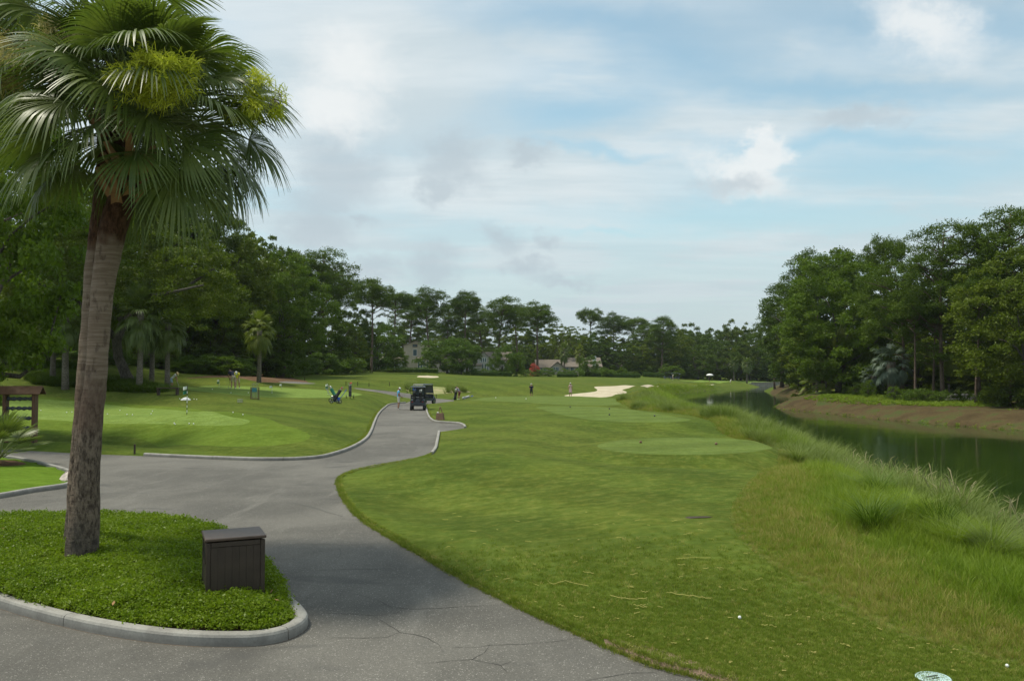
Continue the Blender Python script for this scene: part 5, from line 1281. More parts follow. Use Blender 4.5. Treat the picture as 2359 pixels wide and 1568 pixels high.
NAVY = C('navy_shirt', (.020, .022, .045)); KHAKI = C('khaki_shorts', (.42, .35, .24)); WSH = C('white_shirt', (.68, .68, .66)); LB = C('light_blue_shorts', (.28, .38, .48)); YEL = C('yellow_shirt', (.66, .60, .06)); SKY = C('sky_blue_shirt', (.09, .36, .62)); PINK = C('pink_dress', (.62, .40, .42)); WS = C('white_shorts', (.66, .63, .56)); BLK = C('black_shorts', (.02, .02, .024)); GREY = C('grey_shirt', (.20, .19, .22)); STRAW = C('straw', (.58, .42, .20)); WHT = C('white_cap', (.75, .75, .74)); MAR = C('maroon_shorts', (.16, .05, .04)); RDS = C('red_shirt', (.45, .05, .05))
def at_ud(u, d): return ud(u, d)
x, y = ud(397, 79); person(x, y, R(-80), 1.80, 'putting man in white shirt, light blue shorts and straw hat', WSH, LB, 'putt', SHOED, 'straw', STRAW)
x, y = ud(538, 70.5); person(x, y, R(50), 1.92, 'bending man in navy shirt and khaki shorts on the far putting green', NAVY, KHAKI, 'putt', SHOE)
x, y = ud(548, 75); person(x, y, R(185), 1.88, 'bending man in yellow shirt and white cap behind the navy shirted man', YEL, KHAKI, 'putt', SHOE, 'cap', WHT)
p = onz(918, 942.5); person(p[0], p[1], R(-70), 1.78, 'man in bright blue polo, white shorts and white cap beside the cart', SKY, WS, 'look', SHOE, 'cap', WHT)
x, y = ud(1224, 103); person(x, y, R(5), 1.74, 'standing man in navy shirt and dark shorts seen from behind', NAVY, BLK, 'front', SHOED, 'cap', WHT)
x, y = ud(1314, 98.5); person(x, y, R(-4), 1.68, 'walking woman in pale pink dress and white cap', PINK, PINK, 'walk', SHOE, 'cap', WHT, dress=True, sleeve=False)
x, y = ud(1058, 88); person(x, y, R(60), 1.55, 'stooping golfer in grey shirt and maroon shorts behind a golf bag', GREY, MAR, 'bend', SHOE, 'cap', NAVY)
x, y = ud(1048, 87); root = empty('golf_bag', (x, y, Zp(x, y)), 0, 'black golf bag standing beside the stooping golfer', 'golf bag'); golf_bag(root, (0, 0, .02), (.12, 0, .86), .15, M_BLACK, M_WHITE, 6, 21); b = MB(); b.tube([(.05, 0, .6), (-.25, .1, .0)], .015, 5); b.tube([(.05, 0, .6), (-.25, -.14, .0)], .015, 5); b.build('stand_legs', M_STEEL, root)
x, y = ud(1073, 87.5); root = empty('golf_bag', (x, y, Zp(x, y)), 0, 'white and dark golf bag lying right of the stooping golfer', 'golf bag'); golf_bag(root, (-.35, 0, .14), (.4, 0, .34), .14, C('pale_bag', (.35, .36, .38)), M_BLUE, 4, 22)
x, y = ud(1634, 222); r = person(x, y, R(30), 1.7, 'far player in dark clothes under a white umbrella', BLK, BLK, 'hold', SHOED)
b = MB(); n = 16
prof = [(1.0, .0), (.93, .16), (.72, .32), (.40, .43), (.0001, .47)]
b.lathe((0, 0, 0), [(q * .95, w) for q, w in prof] + [(q * .93, w - .01) for q, w in prof[::-1]], 16, cap=False)
z0 = Zp(x, y); um = empty('umbrella', (x, y, z0), 0, 'open white golf umbrella held by the far player', 'umbrella'); b.build('canopy', M_WHITE, um, (.1, .1, 1.75)); b = MB(); b.tube([(.17, .24, 1.35), (.1, .1, 2.2)], .015, 5); b.build('shaft', M_BLACK, um)
x, y = ud(1682, 238); person(x, y, R(-90), 1.6, 'far player in white bending near the pond', WSH, WS, 'bend')
x, y = ud(1755, 300); person(x, y, 0, 1.7, 'far tiny player in red shirt by the right hand woods', RDS, BLK)
x, y = ud(1717, 310); person(x, y, 0, 1.7, 'far tiny player in white shirt by the woods', WSH, BLK)
x, y = ud(1550, 232); person(x, y, R(90), 1.7, 'far player in white beside the pair of carts', WSH, KHAKI)
# ------------------------------------------------------------------ houses
def window(root, c, w, h, nx=2, axis='x', frame=M_WHITE):
    b = MB(); cx, cy, cz = c; t = .06
    for dx, dz, ww, hh in ((0, h / 2, w + 2 * t, t), (0, -h / 2, w + 2 * t, t), (-w / 2, 0, t, h - t), (w / 2, 0, t, h - t)) + tuple((w * (k / nx - .5), 0, t * .7, h - t) for k in range(1, nx)):
        b.box((cx + dx, cy - .03, cz + dz), (ww, .08, hh))
    f = b.build('window', frame, root); b = MB(); b.box((cx, cy + .0, cz), (w - .02, .05, h - .02)); b.build('pane', M_GLASS, f)
def gable(root, x0, x1, y0, y1, zw, zr, wall, roof, along='y', ov=.35, name='wing'):
    """walls and a pitched roof; ridge runs along 'y' (gable faces the camera) or 'x'"""
    b = MB()
    if along == 'y':
        xm = (x0 + x1) / 2; b.prism([(x0, y0, -.3), (x1, y0, -.3), (x1, y0, zw), (xm, y0, zr), (x0, y0, zw)], (0, y1 - y0, 0)); b.build('wall', wall, root)
        for s, xe in ((-1, x0), (1, x1)):
            sl = (zr - zw) / (xm - x0); b = MB(); e = xe + s * ov; ze = zw - ov * sl
            b.prism([(e, y0 - ov, ze + .02), (xm, y0 - ov, zr + .02), (xm, y0 - ov, zr + .18), (e, y0 - ov, ze + .18)], (0, y1 - y0 + 2 * ov, 0)); b.build('roof', roof, root)
    else:
        ym = (y0 + y1) / 2; b.prism([(x0, y0, -.3), (x0, y1, -.3), (x0, y1, zw), (x0, ym, zr), (x0, y0, zw)], (x1 - x0, 0, 0)); b.build('wall', wall, root)
        for s, ye in ((-1, y0), (1, y1)):
            sl = (zr - zw) / (ym - y0); b = MB(); e = ye + s * ov; ze = zw - ov * sl
            b.prism([(x0 - ov, e, ze + .02), (x0 - ov, ym, zr + .02), (x0 - ov, ym, zr + .18), (x0 - ov, e, ze + .18)], (x1 - x0 + 2 * ov, 0, 0)); b.build('roof', roof, root)
def house(u, d, label, zb=None):
    x, y = ud(u, d); z = Zp(x, y); return empty('house', (x, y, z), 0, label, 'house'), (lambda uu: (uu - u) * d / F_PX), (lambda v: CAM_H + (HOR - v) * d / F_PX - z), z
def chimney(root, x, y, z0, z1, w=.9, mat=M_CREAM):
    b = MB(); b.box((x, y, (z0 + z1) / 2), (w, w, z1 - z0)); c = b.build('chimney', mat, root); b = MB(); b.box((x, y, z1 + .06), (w + .2, w + .2, .12)); b.box((x, y - w / 2 - .01, z1 - .45), (w * .4, .04, .5)); b.build('flue', M_BLACK, c)
# two-storey cream house
r, X, Z, z = house(957, 214, 'cream two storey house behind the wide brownish tree')
gable(r, X(930), X(986), 0, 9, Z(796), Z(786), M_CREAM, M_ROOF, 'y'); gable(r, X(962), X(1030), -1.2, 6, Z(826), Z(818), M_CREAM, M_ROOF, 'x')
window(r, (X(956), -.02, Z(796)), 1.2, .7, 2, frame=simple('red_louvre', (.20, .10, .08), .8)); window(r, (X(956), -.02, Z(812)), 1.0, 1.6, 1)
for u in (966, 972, 978, 986, 993): window(r, (X(u), -1.22, Z(839)), .45, 1.9, 1)
# pale house part at the left with fence
r, X, Z, z = house(900, 205, 'pale white siding house left of the two storey house')
gable(r, X(876), X(924), 0, 7, Z(832), Z(822), M_WHITE, M_ROOF, 'x')
for u in (884, 893, 906, 914): window(r, (X(u), -.02, Z(841)), .7, 1.7, 2)
x, y = ud(884, 196); root = empty('fence', (x, y, Zp(x, y)), 0, 'short white board fence before the pale house', 'fence')
for k in range(9): b = MB(); b.box((-1.3 + k * .325, 0, .6), (.24, .04, 1.2)); b.build('board', M_WHITE, root)
b = MB(); b.box((0, .05, .95), (2.9, .04, .1)); b.build('rail', M_WHITE, root)
# porch between
r, X, Z, z = house(1060, 216, 'white columned porch house behind the wide brownish tree')
gable(r, X(1026), X(1086), 1.5, 8, Z(834), Z(826), M_WHITE, M_ROOF, 'x')
for u in (1034, 1042, 1051, 1062, 1072, 1084): b = MB(); b.tube([(X(u), 0, 0), (X(u), 0, Z(836))], .12, 8); b.build('column', M_WHITE, r)
b = MB(); b.box((X(1071), -.1, .45), (X(1084) - X(1058), .08, .9)); b.build('railing', M_WHITE, r)
# gabled house
r, X, Z, z = house(1120, 212, 'grey gabled house with window row left of the round tree')
gable(r, X(1100), X(1128), 0, 9, Z(824), Z(811), M_GREYW, M_ROOF, 'y'); gable(r, X(1120), X(1176), 1.5, 8, Z(828), Z(811), M_GREYW, M_ROOF, 'x'); gable(r, X(1086), X(1108), -1, 4, Z(841), Z(836), M_GREYW, M_ROOF, 'x')
for u in (1109, 1113.5, 1118): window(r, (X(u), -.02, Z(829)), .42, 1.1, 1)
for u in (1112, 1118, 1124): window(r, (X(u), -.02, Z(845)), .45, 1.7, 1)
window(r, (X(1133), 1.47, Z(845)), .5, 1.6, 1); chimney(r, X(1143), 4, Z(818), Z(801), 1.1)
# low house
r, X, Z, z = house(1320, 226, 'low tan roofed house with tall chimney behind the clipped hedges')
gable(r, X(1300), X(1385), 0, 12, Z(845), Z(824), M_CREAM, M_ROOF, 'x'); gable(r, X(1236), X(1290), 1, 8, Z(846), Z(829), M_CREAM, M_ROOF, 'x'); gable(r, X(1268), X(1300), -1, 5, Z(847), Z(834), M_CREAM, M_ROOF, 'y')
for u in (1245, 1256, 1275, 1283, 1306, 1318, 1332, 1345): window(r, (X(u), -.03 if u > 1300 else (.97 if u < 1262 else -1.02), Z(850)), .9, 1.1, 2)
chimney(r, X(1368.5), -.4, Z(845), Z(820), 1.0, M_WHITE)
x, y = ud(1354, 238)
# far glimpses
for u, d, lab, wv, ww in ((1548, 300, 'pale house glimpsed between trunks right of the pointed pine', 834, 9), (1622, 380, 'tan roofed house glimpsed beyond the far golf carts', 838, 14), (1700, 400, 'pale house glimpsed behind the far green', 846, 9), (1430, 300, 'house wall glimpsed right of the low house', 846, 8)):
    r, X, Z, z = house(u, d, lab); gable(r, -ww / 2, ww / 2, 0, 6, Z(wv + 6), Z(wv), M_CREAM, M_ROOF, 'x')
    for k in (-.25, .25): window(r, (ww * k, -.02, Z(wv + 12)), .9, 1.1, 2)
# left brown roofed house
r, X, Z, z = house(0, 100, 'long dark brown roofed house behind the trees at the left edge')
gable(r, X(-120), X(64), 0, 9, Z(796), Z(757), M_CREAM, M_ROOFD, 'x')
for u in (-80, -40, 0, 36): window(r, (X(u), -.02, Z(806)), 1.2, 1.0, 2)
# right bank houses
r, X, Z, z = house(2085, 128, 'two storey grey house with white deck rail hidden in the right hand woods')
gable(r, X(2010), X(2150), 2, 12, Z(800), Z(770), M_GREYW, M_ROOF, 'x')
for u in (2030, 2054, 2078, 2105, 2130): window(r, (X(u), 1.97, Z(816)), 1.1, 1.4, 2); window(r, (X(u), 1.97, Z(868)), 1.1, 1.6, 2)
b = MB(); b.box((X(2050), .6, Z(862)), (X(2100) - X(2000), 2.6, .18)); b.build('deck', M_WHITE, r)
b = MB(); b.box((X(2050), -.6, Z(848)), (X(2100) - X(2000), .08, .1)); b.build('deck_rail', M_WHITE, r)
for k in range(12): b = MB(); b.box((X(2002 + k * 8.7), -.6, Z(855)), (.07, .07, .95)); b.build('baluster', M_WHITE, r)
b = MB(); b.prism([(X(2100), -.9, Z(852)), (X(2132), -.9, Z(892)), (X(2132), -.9, Z(897)), (X(2100), -.9, Z(857))], (0, .1, 0)); b.build('stair_rail', M_WHITE, r)
for k in range(9): b = MB(); b.box((X(2102 + k * 3.4), -.3, Z(862 + k * 4.6)), (.35, 1.0, .08)); b.build('step', M_WHITE, r)
r, X, Z, z = house(2270, 118, 'pale house with white porch posts behind the paired trunks')
gable(r, X(2190), X(2360), 2, 10, Z(838), Z(790), M_GREYW, M_ROOF, 'x')
for u in (2209, 2240, 2275, 2310): b = MB(); b.tube([(X(u), 0, 0), (X(u), 0, Z(846))], .11, 8); b.build('column', M_WHITE, r)
b = MB(); b.box((X(2260), 1, Z(845)), (X(2320) - X(2200), 2.2, .16)); b.build('porch_roof', M_WHITE, r)
for u in (2222, 2258, 2292, 2330): window(r, (X(u), 1.97, Z(875)), 1.2, 1.6, 2)
# rough stone wall on the bank
x, y = ud(2265, 90); z = Zp(x, y); root = empty('stone_wall', (x, y, z), 0, 'low wall of rough pale stones on the far bank behind the trunks', 'wall'); rn = random.Random(4); sm_ = []
for k in range(5):
    b = MB(); r_ = random.Random(k); vs = []
    b.lathe((0, 0, 0), [(.12, -.14), (.22, -.05), (.21, .08), (.10, .14)], 7); b.V = [tuple(c * r_.uniform(.82, 1.15) for c in v) for v in b.V]; sm_.append(b.mesh('stone', M_STONE))
for row in range(3):
    for k in range(19):
        if rn.random() < .1 + .15 * row: continue
        xx = -3.9 + k * .42 + row * .2 + rn.uniform(-.05, .05); o = link('stone', sm_[rn.randrange(5)], root, (xx, rn.uniform(-.06, .06), .12 + row * .24), (rn.uniform(-.2, .2), 0, rn.uniform(0, 6)))
# timber bulkhead at the pond end
x, y = ud(1768, 254); root = empty('bulkhead', (x, y, WZ), 0, 'weathered timber bulkhead at the far end of the pond', 'retaining wall')
for k in range(34): b = MB(); b.box((-4.8 + k * .285, 0, .55), (.25, .08, 1.5 + .03 * (k % 3))); b.build('plank', M_BULK, root)
for k in range(9): b = MB(); b.tube([(-4.8 + k * 1.19, -.16, -.5), (-4.8 + k * 1.19, -.16, 1.35)], .13, 7); b.build('pile', M_BULK, root)
b = MB(); b.box((0, -.08, 1.33), (9.9, .36, .08)); b.build('cap_board', M_BULK, root)
b = MB(); b.prism([(-4.95, -.05, -.3), (-4.95, -.05, 1.2), (-9.5, -1.5, .25), (-11, -2, .1), (-11, -2, -.3)], (0, .12, 0)); b.build('wing_wall', M_BULK, root)
# irrigation lid
x, y, z = Gp(2150, 1562); root = empty('valve_cover', (x, y, z), R(20), 'round pale blue valve cover in the near lawn', 'valve cover')
b = MB(); b.lathe((0, 0, 0), [(.165, -.05), (.165, .012), (.155, .018), (.14, .018), (.14, .0)], 28, cap=False); b.build('rim', M_LID, root)
b = MB(); b.lathe((0, 0, 0), [(.138, -.02), (.138, .014), (.0001, .016)], 28, cap=False); b.build('lid', M_LID, root)
b = MB(); b.box((0, .02, .017), (.13, .022, .006)); b.box((0, -.03, .017), (.09, .018, .006)); b.build('grip_slot', M_BLACK, root)
# rock at the corner lawn
x, y = onz(160, 1110); b = MB(); b.lathe((0, 0, 0), [(.22, -.05), (.24, .08), (.17, .22), (.05, .29)], 9); rn = random.Random(8); b.V = [tuple(c * rn.uniform(.8, 1.2) for c in v) for v in b.V]; tag(b.build('rock', M_ROCK, None, (x, y, 0)), 'pale rock at the tip of the corner lawn beside the trunk', 'rock')
# tee markers
tm = MB(); tm.lathe((0, 0, 0), [(.0001, -.02), (.042, .0), (.052, .035), (.04, .07), (.0001, .09)], 10, cap=False)
M_TM1 = simple('brown_marker', (.16, .085, .05), .5); M_TM2 = simple('dark_marker', (.05, .04, .05), .5)
for u, v, m, lab in ((1476, 1020, M_TM1, 'brown round tee marker, left one on the nearest tee'), (1650, 1024, M_TM1, 'brown round tee marker, right one on the nearest tee'), (1313.5, 938, M_TM2, 'dark tee marker at the back left of the middle tee'), (1404, 942, M_TM2, 'dark tee marker at the back middle of the middle tee'), (1404, 956, M_TM2, 'dark tee marker at the front of the middle tee'), (1508, 958.7, M_TM2, 'dark tee marker at the right of the middle tee'), (1142, 916.5, M_WHITE, 'white tee marker, left one on the farthest tee'), (1212, 919, M_WHITE, 'white tee marker, right one on the farthest tee')):
    x, y, z = Gp(u, v); tag(link('tee_marker', tm.mesh('tee_marker', m, True), None, (x, y, z)), lab, 'tee marker')
# divot scar, straw litter, fallen leaf
x, y, z = Gp(1612, 1191); b = MB(); b.lathe((0, 0, 0), [(.28, -.01), (.22, .012), (.1, .006), (.0001, .002)], 11, cap=False); rn = random.Random(2); b.V = [(v[0] * rn.uniform(.7, 1.3), v[1] * .3 * rn.uniform(.7, 1.3), v[2]) for v in b.V]; o = b.build('divot', M_WOODD, None, (x, y, z)); tag(o, 'torn brown divot in the right lawn', 'divot')
# ------------------------------------------------------------------ the two near sabal palms
def trunk_mat():
    m, g, b, out = mat_new('sabal_trunk'); c = objc(g); x, y, z = g.sep(c)
    w = g.noise(c, 1.1, 3, .6)
    zz = g.m('ADD', z, g.m('MULTIPLY', g.m('SUBTRACT', w, .5), 1.6))
    ver = g.noise(g.v('MULTIPLY', c, (11, 11, 4)), 1.8, 6, .75)
    rings = g.noise(g.v('MULTIPLY', c, (1.5, 1.5, 22)), 1.3, 3, .6)
    pits = g.rng(g.noise(g.v('MULTIPLY', c, (6, 6, 2.5)), 1.6, 4, .7), .56, .66)
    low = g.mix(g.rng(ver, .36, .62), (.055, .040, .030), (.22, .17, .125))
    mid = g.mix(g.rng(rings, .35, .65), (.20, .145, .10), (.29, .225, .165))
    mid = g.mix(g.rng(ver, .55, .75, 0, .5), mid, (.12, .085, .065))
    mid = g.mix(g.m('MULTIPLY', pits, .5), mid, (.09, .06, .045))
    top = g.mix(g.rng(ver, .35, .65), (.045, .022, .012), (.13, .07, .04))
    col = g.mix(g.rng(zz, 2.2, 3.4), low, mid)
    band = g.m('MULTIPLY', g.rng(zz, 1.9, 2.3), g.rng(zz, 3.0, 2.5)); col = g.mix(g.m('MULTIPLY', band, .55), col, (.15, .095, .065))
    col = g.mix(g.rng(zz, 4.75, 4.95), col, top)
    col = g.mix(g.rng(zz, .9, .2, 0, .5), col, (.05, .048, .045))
    g.put(b.inputs['Base Color'], col); b.inputs['Roughness'].default_value = .9; b.inputs['Specular IOR Level'].default_value = .15
    bump(g, b, g.m('ADD', g.m('ADD', ver, g.m('MULTIPLY', rings, .6)), g.m('MULTIPLY', pits, -.6)), .9, .03)
    return m
M_STRUNK = trunk_mat()
M_BOOT = simple('leaf_boot', (.30, .17, .07), .8, var=.35, scale=9, bumps=.01)
M_PET = simple('palm_petiole', (.15, .19, .05), .5, var=.2)
M_TWIG = simple('dry_twig', (.16, .13, .09), .8)
def near_palm(label, axis, d, crownc, nf, seed, radii, clusters, labels_extra, elmin=-44, skip=None):
    """axis: photo pixels of the trunk centre line from the ground up"""
    rng = np.random.default_rng(seed)
    px = F_PX / d
    x0, y0 = ud(axis[0][0], d); z0 = Zp(x0, y0)
    root = empty('sabal_palm', (x0, y0, z0 - .03), 0, label, 'palm tree')
    def q(u, v, dy=0):
        e = (d + dy) / F_PX; return Vector(((u - CU) * e - x0, dy, CAM_H + (HOR - v) * e - z0))
    pts = catmull([q(*a) for a in axis], .12); pts[0][2] = -.1
    n = len(pts); rr = np.interp(np.linspace(0, 1, n), np.linspace(0, 1, len(radii)), radii)
    m = MB(); m.tube([tuple(p) for p in pts], list(rr), 28)
    V = np.array(m.V); 
    # uneven surface: scars and flats
    an = np.arctan2(V[:, 1], V[:, 0]); zr = V[:, 2]
    cen = np.repeat(pts, 28, axis=0)
    k = 1 + .020 * np.sin(zr * 38 + np.sin(an * 3) * 2) + .03 * np.sin(zr * 3.1 + an * 2 + seed) + .02 * np.sin(an * 5 + zr * 7) + rng.normal(size=len(V)) * .006
    V2 = cen + (V - cen) * k[:, None]; m.V = [tuple(v) for v in V2]
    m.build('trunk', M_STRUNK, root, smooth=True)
    top = Vector(pts[-1]); C = q(*crownc)
    # old leaf bases
    for i in range(26):
        a = i * 2.4 + rng.uniform(-.2, .2); f = i / 26; base = Vector(pts[int(n - 1 - (1 - f) * 7)])
        L = rng.uniform(.30, .5); dirv = Vector((math.cos(a) * .62, math.sin(a) * .62, .9)).normalized(); side = dirv.cross(Vector((0, 0, 1))).normalized()
        r0 = rr[-1] * .85; o = base + Vector((math.cos(a), math.sin(a), 0)) * r0
        e = o + dirv * L; thick = Vector((math.cos(a), math.sin(a), -.5)).normalized() * .022
        bb = MB(); w0, w1 = .085, .03
        vs = [o - side * w0, o + side * w0, e + side * w1, e - side * w1]
        bb.add([v - thick for v in vs] + [v + thick for v in vs], [(3, 2, 1, 0), (4, 5, 6, 7), (0, 1, 5, 4), (1, 2, 6, 5), (2, 3, 7, 6), (3, 0, 4, 7)])
        bb.build('leaf_base', M_BOOT, root)
    for i in range(nf):
        f = (i + .5) / nf; el = R(84) + (R(elmin) - R(84)) * f ** .88; az = i * 2.39996 + rng.uniform(-.25, .25)
        pet = rng.uniform(.9, 1.45) * (1 if f > .2 else .8); L = rng.uniform(.92, 1.2) * (1 if f > .12 else .85)
        dr = .12 + .4 * f + rng.uniform(-.1, .3)
        v, fc, pv, pf = frond(rng, 50, L, 3.0, dr, pet, k=8, wseg=.036, petr=.016)
        tw = rng.uniform(-.9, .9)
        Mt = Matrix.Translation(C) @ Matrix.Rotation(az, 4, 'Z') @ Matrix.Rotation(-el, 4, 'Y') @ Matrix.Translation((pet + .12, 0, 0)) @ Matrix.Rotation(tw, 4, 'X') @ Matrix.Rotation(R(6) + rng.uniform(-.25, .2) + .2 * max(0, el), 4, 'Y')
        A = np.array(Mt); W_ = v @ A[:3, :3].T
        # gravity pulls the tips straight down, whatever way the frond points
        hubd = np.linalg.norm(v[:, :2], axis=1); sag = np.clip(hubd / L - .5, 0, None) ** 1.6 * L * (.35 + .9 * rng.random())
        W_ = W_ + A[:3, 3]; W_[:, 2] -= sag
        fr = link('frond', np_mesh('frond', W_, fc, M_PALM), root)
        pm = MB(); pm.V = [tuple(p) for p in (pv @ A[:3, :3].T + A[:3, 3])]; pm.F = pf; pm.n = len(pv)
        pm.build('petiole', M_PET, fr)
    for (u, v_, dy, su, sv, sy, cnt, mat, lab) in clusters:
        c = q(u, v_, dy); V = []; F_ = []
        for j in range(cnt):
            # short branched strands
            if j % 60 == 0:
                sb = rng.normal(size=3); sb /= np.linalg.norm(sb); sb *= rng.random() ** .6 * .95; sr = rng.uniform(.12, .42)
            p = rng.normal(size=3); p /= np.linalg.norm(p); p = sb + p * sr * rng.random() ** .4; p[2] -= .12 * (p[0] ** 2 + p[1] ** 2)
            p = np.array([c.x + p[0] * su, c.y + p[1] * sy, c.z + p[2] * sv])
            dv = rng.normal(size=3) + (p - np.array([c.x, c.y, c.z])) / su * .9 + [0, 0, -.15]; dv /= np.linalg.norm(dv)
            Ls = rng.uniform(.07, .17); wv = np.cross(dv, rng.normal(size=3)); wv /= np.linalg.norm(wv); wv *= .0055
            mid = p + dv * Ls * .5 + [0, 0, .01]; e = p + dv * Ls + [0, 0, -.02]
            s = len(V); V += [p - wv, p + wv, mid + wv, mid - wv, e + wv * .5, e - wv * .5]; F_ += [(s, s + 1, s + 2, s + 3), (s + 3, s + 2, s + 4, s + 5)]
        o = link('flower_cluster', np_mesh('flower_cluster', np.array(V), np.array(F_), mat), root); o['label'] = lab
        st = MB()
        for j in range(9):
            e = Vector((c.x + rng.normal() * su * .6, c.y + rng.normal() * sy * .6, c.z + rng.normal() * sv * .5))
            pt, rd = limb(rng, C, e, .02, .005, .18, 8); st.tube(pt, rd, 5)
        st.build('flower_stalk', M_TWIG if mat is M_FLOWERC else M_PET, root)
    return root, q, C, root
FRONT_D = 12.6
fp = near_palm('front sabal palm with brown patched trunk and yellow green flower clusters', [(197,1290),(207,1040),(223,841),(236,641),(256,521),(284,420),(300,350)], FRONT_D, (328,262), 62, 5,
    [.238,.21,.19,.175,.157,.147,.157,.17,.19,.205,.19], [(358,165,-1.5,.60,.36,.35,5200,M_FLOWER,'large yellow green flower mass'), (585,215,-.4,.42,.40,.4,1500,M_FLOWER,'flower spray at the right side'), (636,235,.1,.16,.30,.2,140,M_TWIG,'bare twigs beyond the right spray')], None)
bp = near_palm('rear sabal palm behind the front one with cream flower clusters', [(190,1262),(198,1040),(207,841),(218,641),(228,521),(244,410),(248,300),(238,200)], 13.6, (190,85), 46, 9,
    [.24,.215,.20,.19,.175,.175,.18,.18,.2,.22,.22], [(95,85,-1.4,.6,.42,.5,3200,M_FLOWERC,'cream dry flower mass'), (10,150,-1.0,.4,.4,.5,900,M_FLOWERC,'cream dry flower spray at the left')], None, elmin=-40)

# ------------------------------------------------------------------ scattering of uncountable leaves and blades
def hidden_collection(name, meshes):
    c = bpy.data.collections.new(name)
    for i, me in enumerate(meshes):
        o = bpy.data.objects.new('%s_%02d' % (name, i), me); c.objects.link(o)
    return c
def scatter(name, P, scl, coll, nvar, seed, label, cat, tilt=.15):
    rng = np.random.default_rng(seed); n = len(P)
    me = bpy.data.meshes.new(name); me.vertices.add(n); me.vertices.foreach_set('co', np.asarray(P, np.float32).ravel())
    a = me.attributes.new('scl', 'FLOAT', 'POINT'); a.data.foreach_set('value', np.asarray(scl, np.float32))
    rot = np.column_stack([rng.normal(size=n) * tilt, rng.normal(size=n) * tilt, rng.uniform(0, 6.283, n)]).astype(np.float32)
    a = me.attributes.new('rot', 'FLOAT_VECTOR', 'POINT'); a.data.foreach_set('vector', rot.ravel())
    a = me.attributes.new('vi', 'INT', 'POINT'); a.data.foreach_set('value', rng.integers(0, nvar, n).astype(np.int32))
    o = link(name, me)
    ng = bpy.data.node_groups.new(name, 'GeometryNodeTree')
    ng.interface.new_socket('Geometry', in_out='INPUT', socket_type='NodeSocketGeometry')
    ng.interface.new_socket('Geometry', in_out='OUTPUT', socket_type='NodeSocketGeometry')
    N = ng.nodes; L = ng.links
    gi = N.new('NodeGroupInput'); go = N.new('NodeGroupOutput'); ip = N.new('GeometryNodeInstanceOnPoints'); m2p = N.new('GeometryNodeMeshToPoints')
    ci = N.new('GeometryNodeCollectionInfo'); ci.inputs['Collection'].default_value = coll; ci.inputs['Separate Children'].default_value = True; ci.inputs['Reset Children'].default_value = True
    def at(nm, ty):
        x = N.new('GeometryNodeInputNamedAttribute'); x.data_type = ty; x.inputs['Name'].default_value = nm; return x.outputs['Attribute']
    L.new(gi.outputs[0], m2p.inputs['Mesh']); L.new(m2p.outputs[0], ip.inputs['Points']); L.new(ci.outputs[0], ip.inputs['Instance']); ip.inputs['Pick Instance'].default_value = True
    L.new(at('vi', 'INT'), ip.inputs['Instance Index']); L.new(at('rot', 'FLOAT_VECTOR'), ip.inputs['Rotation']); L.new(at('scl', 'FLOAT'), ip.inputs['Scale']); L.new(ip.outputs[0], go.inputs[0])
    md = o.modifiers.new('scatter', 'NODES'); md.node_group = ng
    return tag(o, label, cat, kind='stuff')
def tuft(rng, n, h, w, spread, lean, mat, name, k=3, seedhead=0):
    V = []; F_ = []
    for i in range(n):
        a = rng.uniform(0, 6.283); r = spread * math.sqrt(rng.random()); o = np.array([math.cos(a) * r, math.sin(a) * r, 0])
        a2 = a + rng.uniform(-.8, .8); H = h * rng.uniform(.6, 1.15); ln = lean * rng.uniform(.3, 1.3) * H
        sd = np.array([-math.sin(a2 + rng.uniform(-.7, .7)), math.cos(a2), 0]) * w / 2; s = len(V)
        for j in range(k + 1):
            t = j / k; p = o + np.array([math.cos(a2) * ln * t ** 1.9, math.sin(a2) * ln * t ** 1.9, H * (t - .22 * lean * t ** 3)]); q = sd * (1 - t ** 1.7 * .93)
            V += [p - q, p + q]
        F_ += [(s + 2 * j, s + 2 * j + 1, s + 2 * j + 3, s + 2 * j + 2) for j in range(k)]
    return np_mesh(name, np.array(V), np.array(F_), mat)
WATER_S = WATER[::3]
def sample_poly(poly, n, rng, wfun=None, cheap=None):
    lo = poly.min(0); hi = poly.max(0); out = []
    tot = 0
    while tot < n:
        q = rng.uniform(lo, hi, (40000, 2))
        if cheap is not None: q = q[rng.random(len(q)) < cheap(q)]
        q = q[inside(q, poly)]
        if wfun is not None: q = q[rng.random(len(q)) < wfun(q)]
        out.append(q); tot += len(q)
        if len(out) > 400: break
    return np.concatenate(out)[:n]
M_GC = foliage('ground_cover_leaves', (.095, .155, .008), (.20, .27, .018), .35, .42, .4, 1.2, yellow=(.19, .26, .05))
M_GRB = foliage('bright_tall_grass', (.125, .20, .018), (.23, .29, .038), .35, .5, .3, .35)
M_GRD = foliage('blue_green_grass', (.10, .15, .028), (.20, .235, .07), .3, .5, .3, .3)
M_GRT = foliage('straw_grass', (.24, .24, .055), (.36, .31, .11), .3, .6, .2, .5)
M_GRS = foliage('short_grass', (.14, .19, .026), (.19, .235, .038), .3, .6, .2, 1.0)
M_SEED = foliage('seed_heads', (.30, .27, .15), (.42, .38, .24), .3, .7, .1, 2)
rg = np.random.default_rng(9)
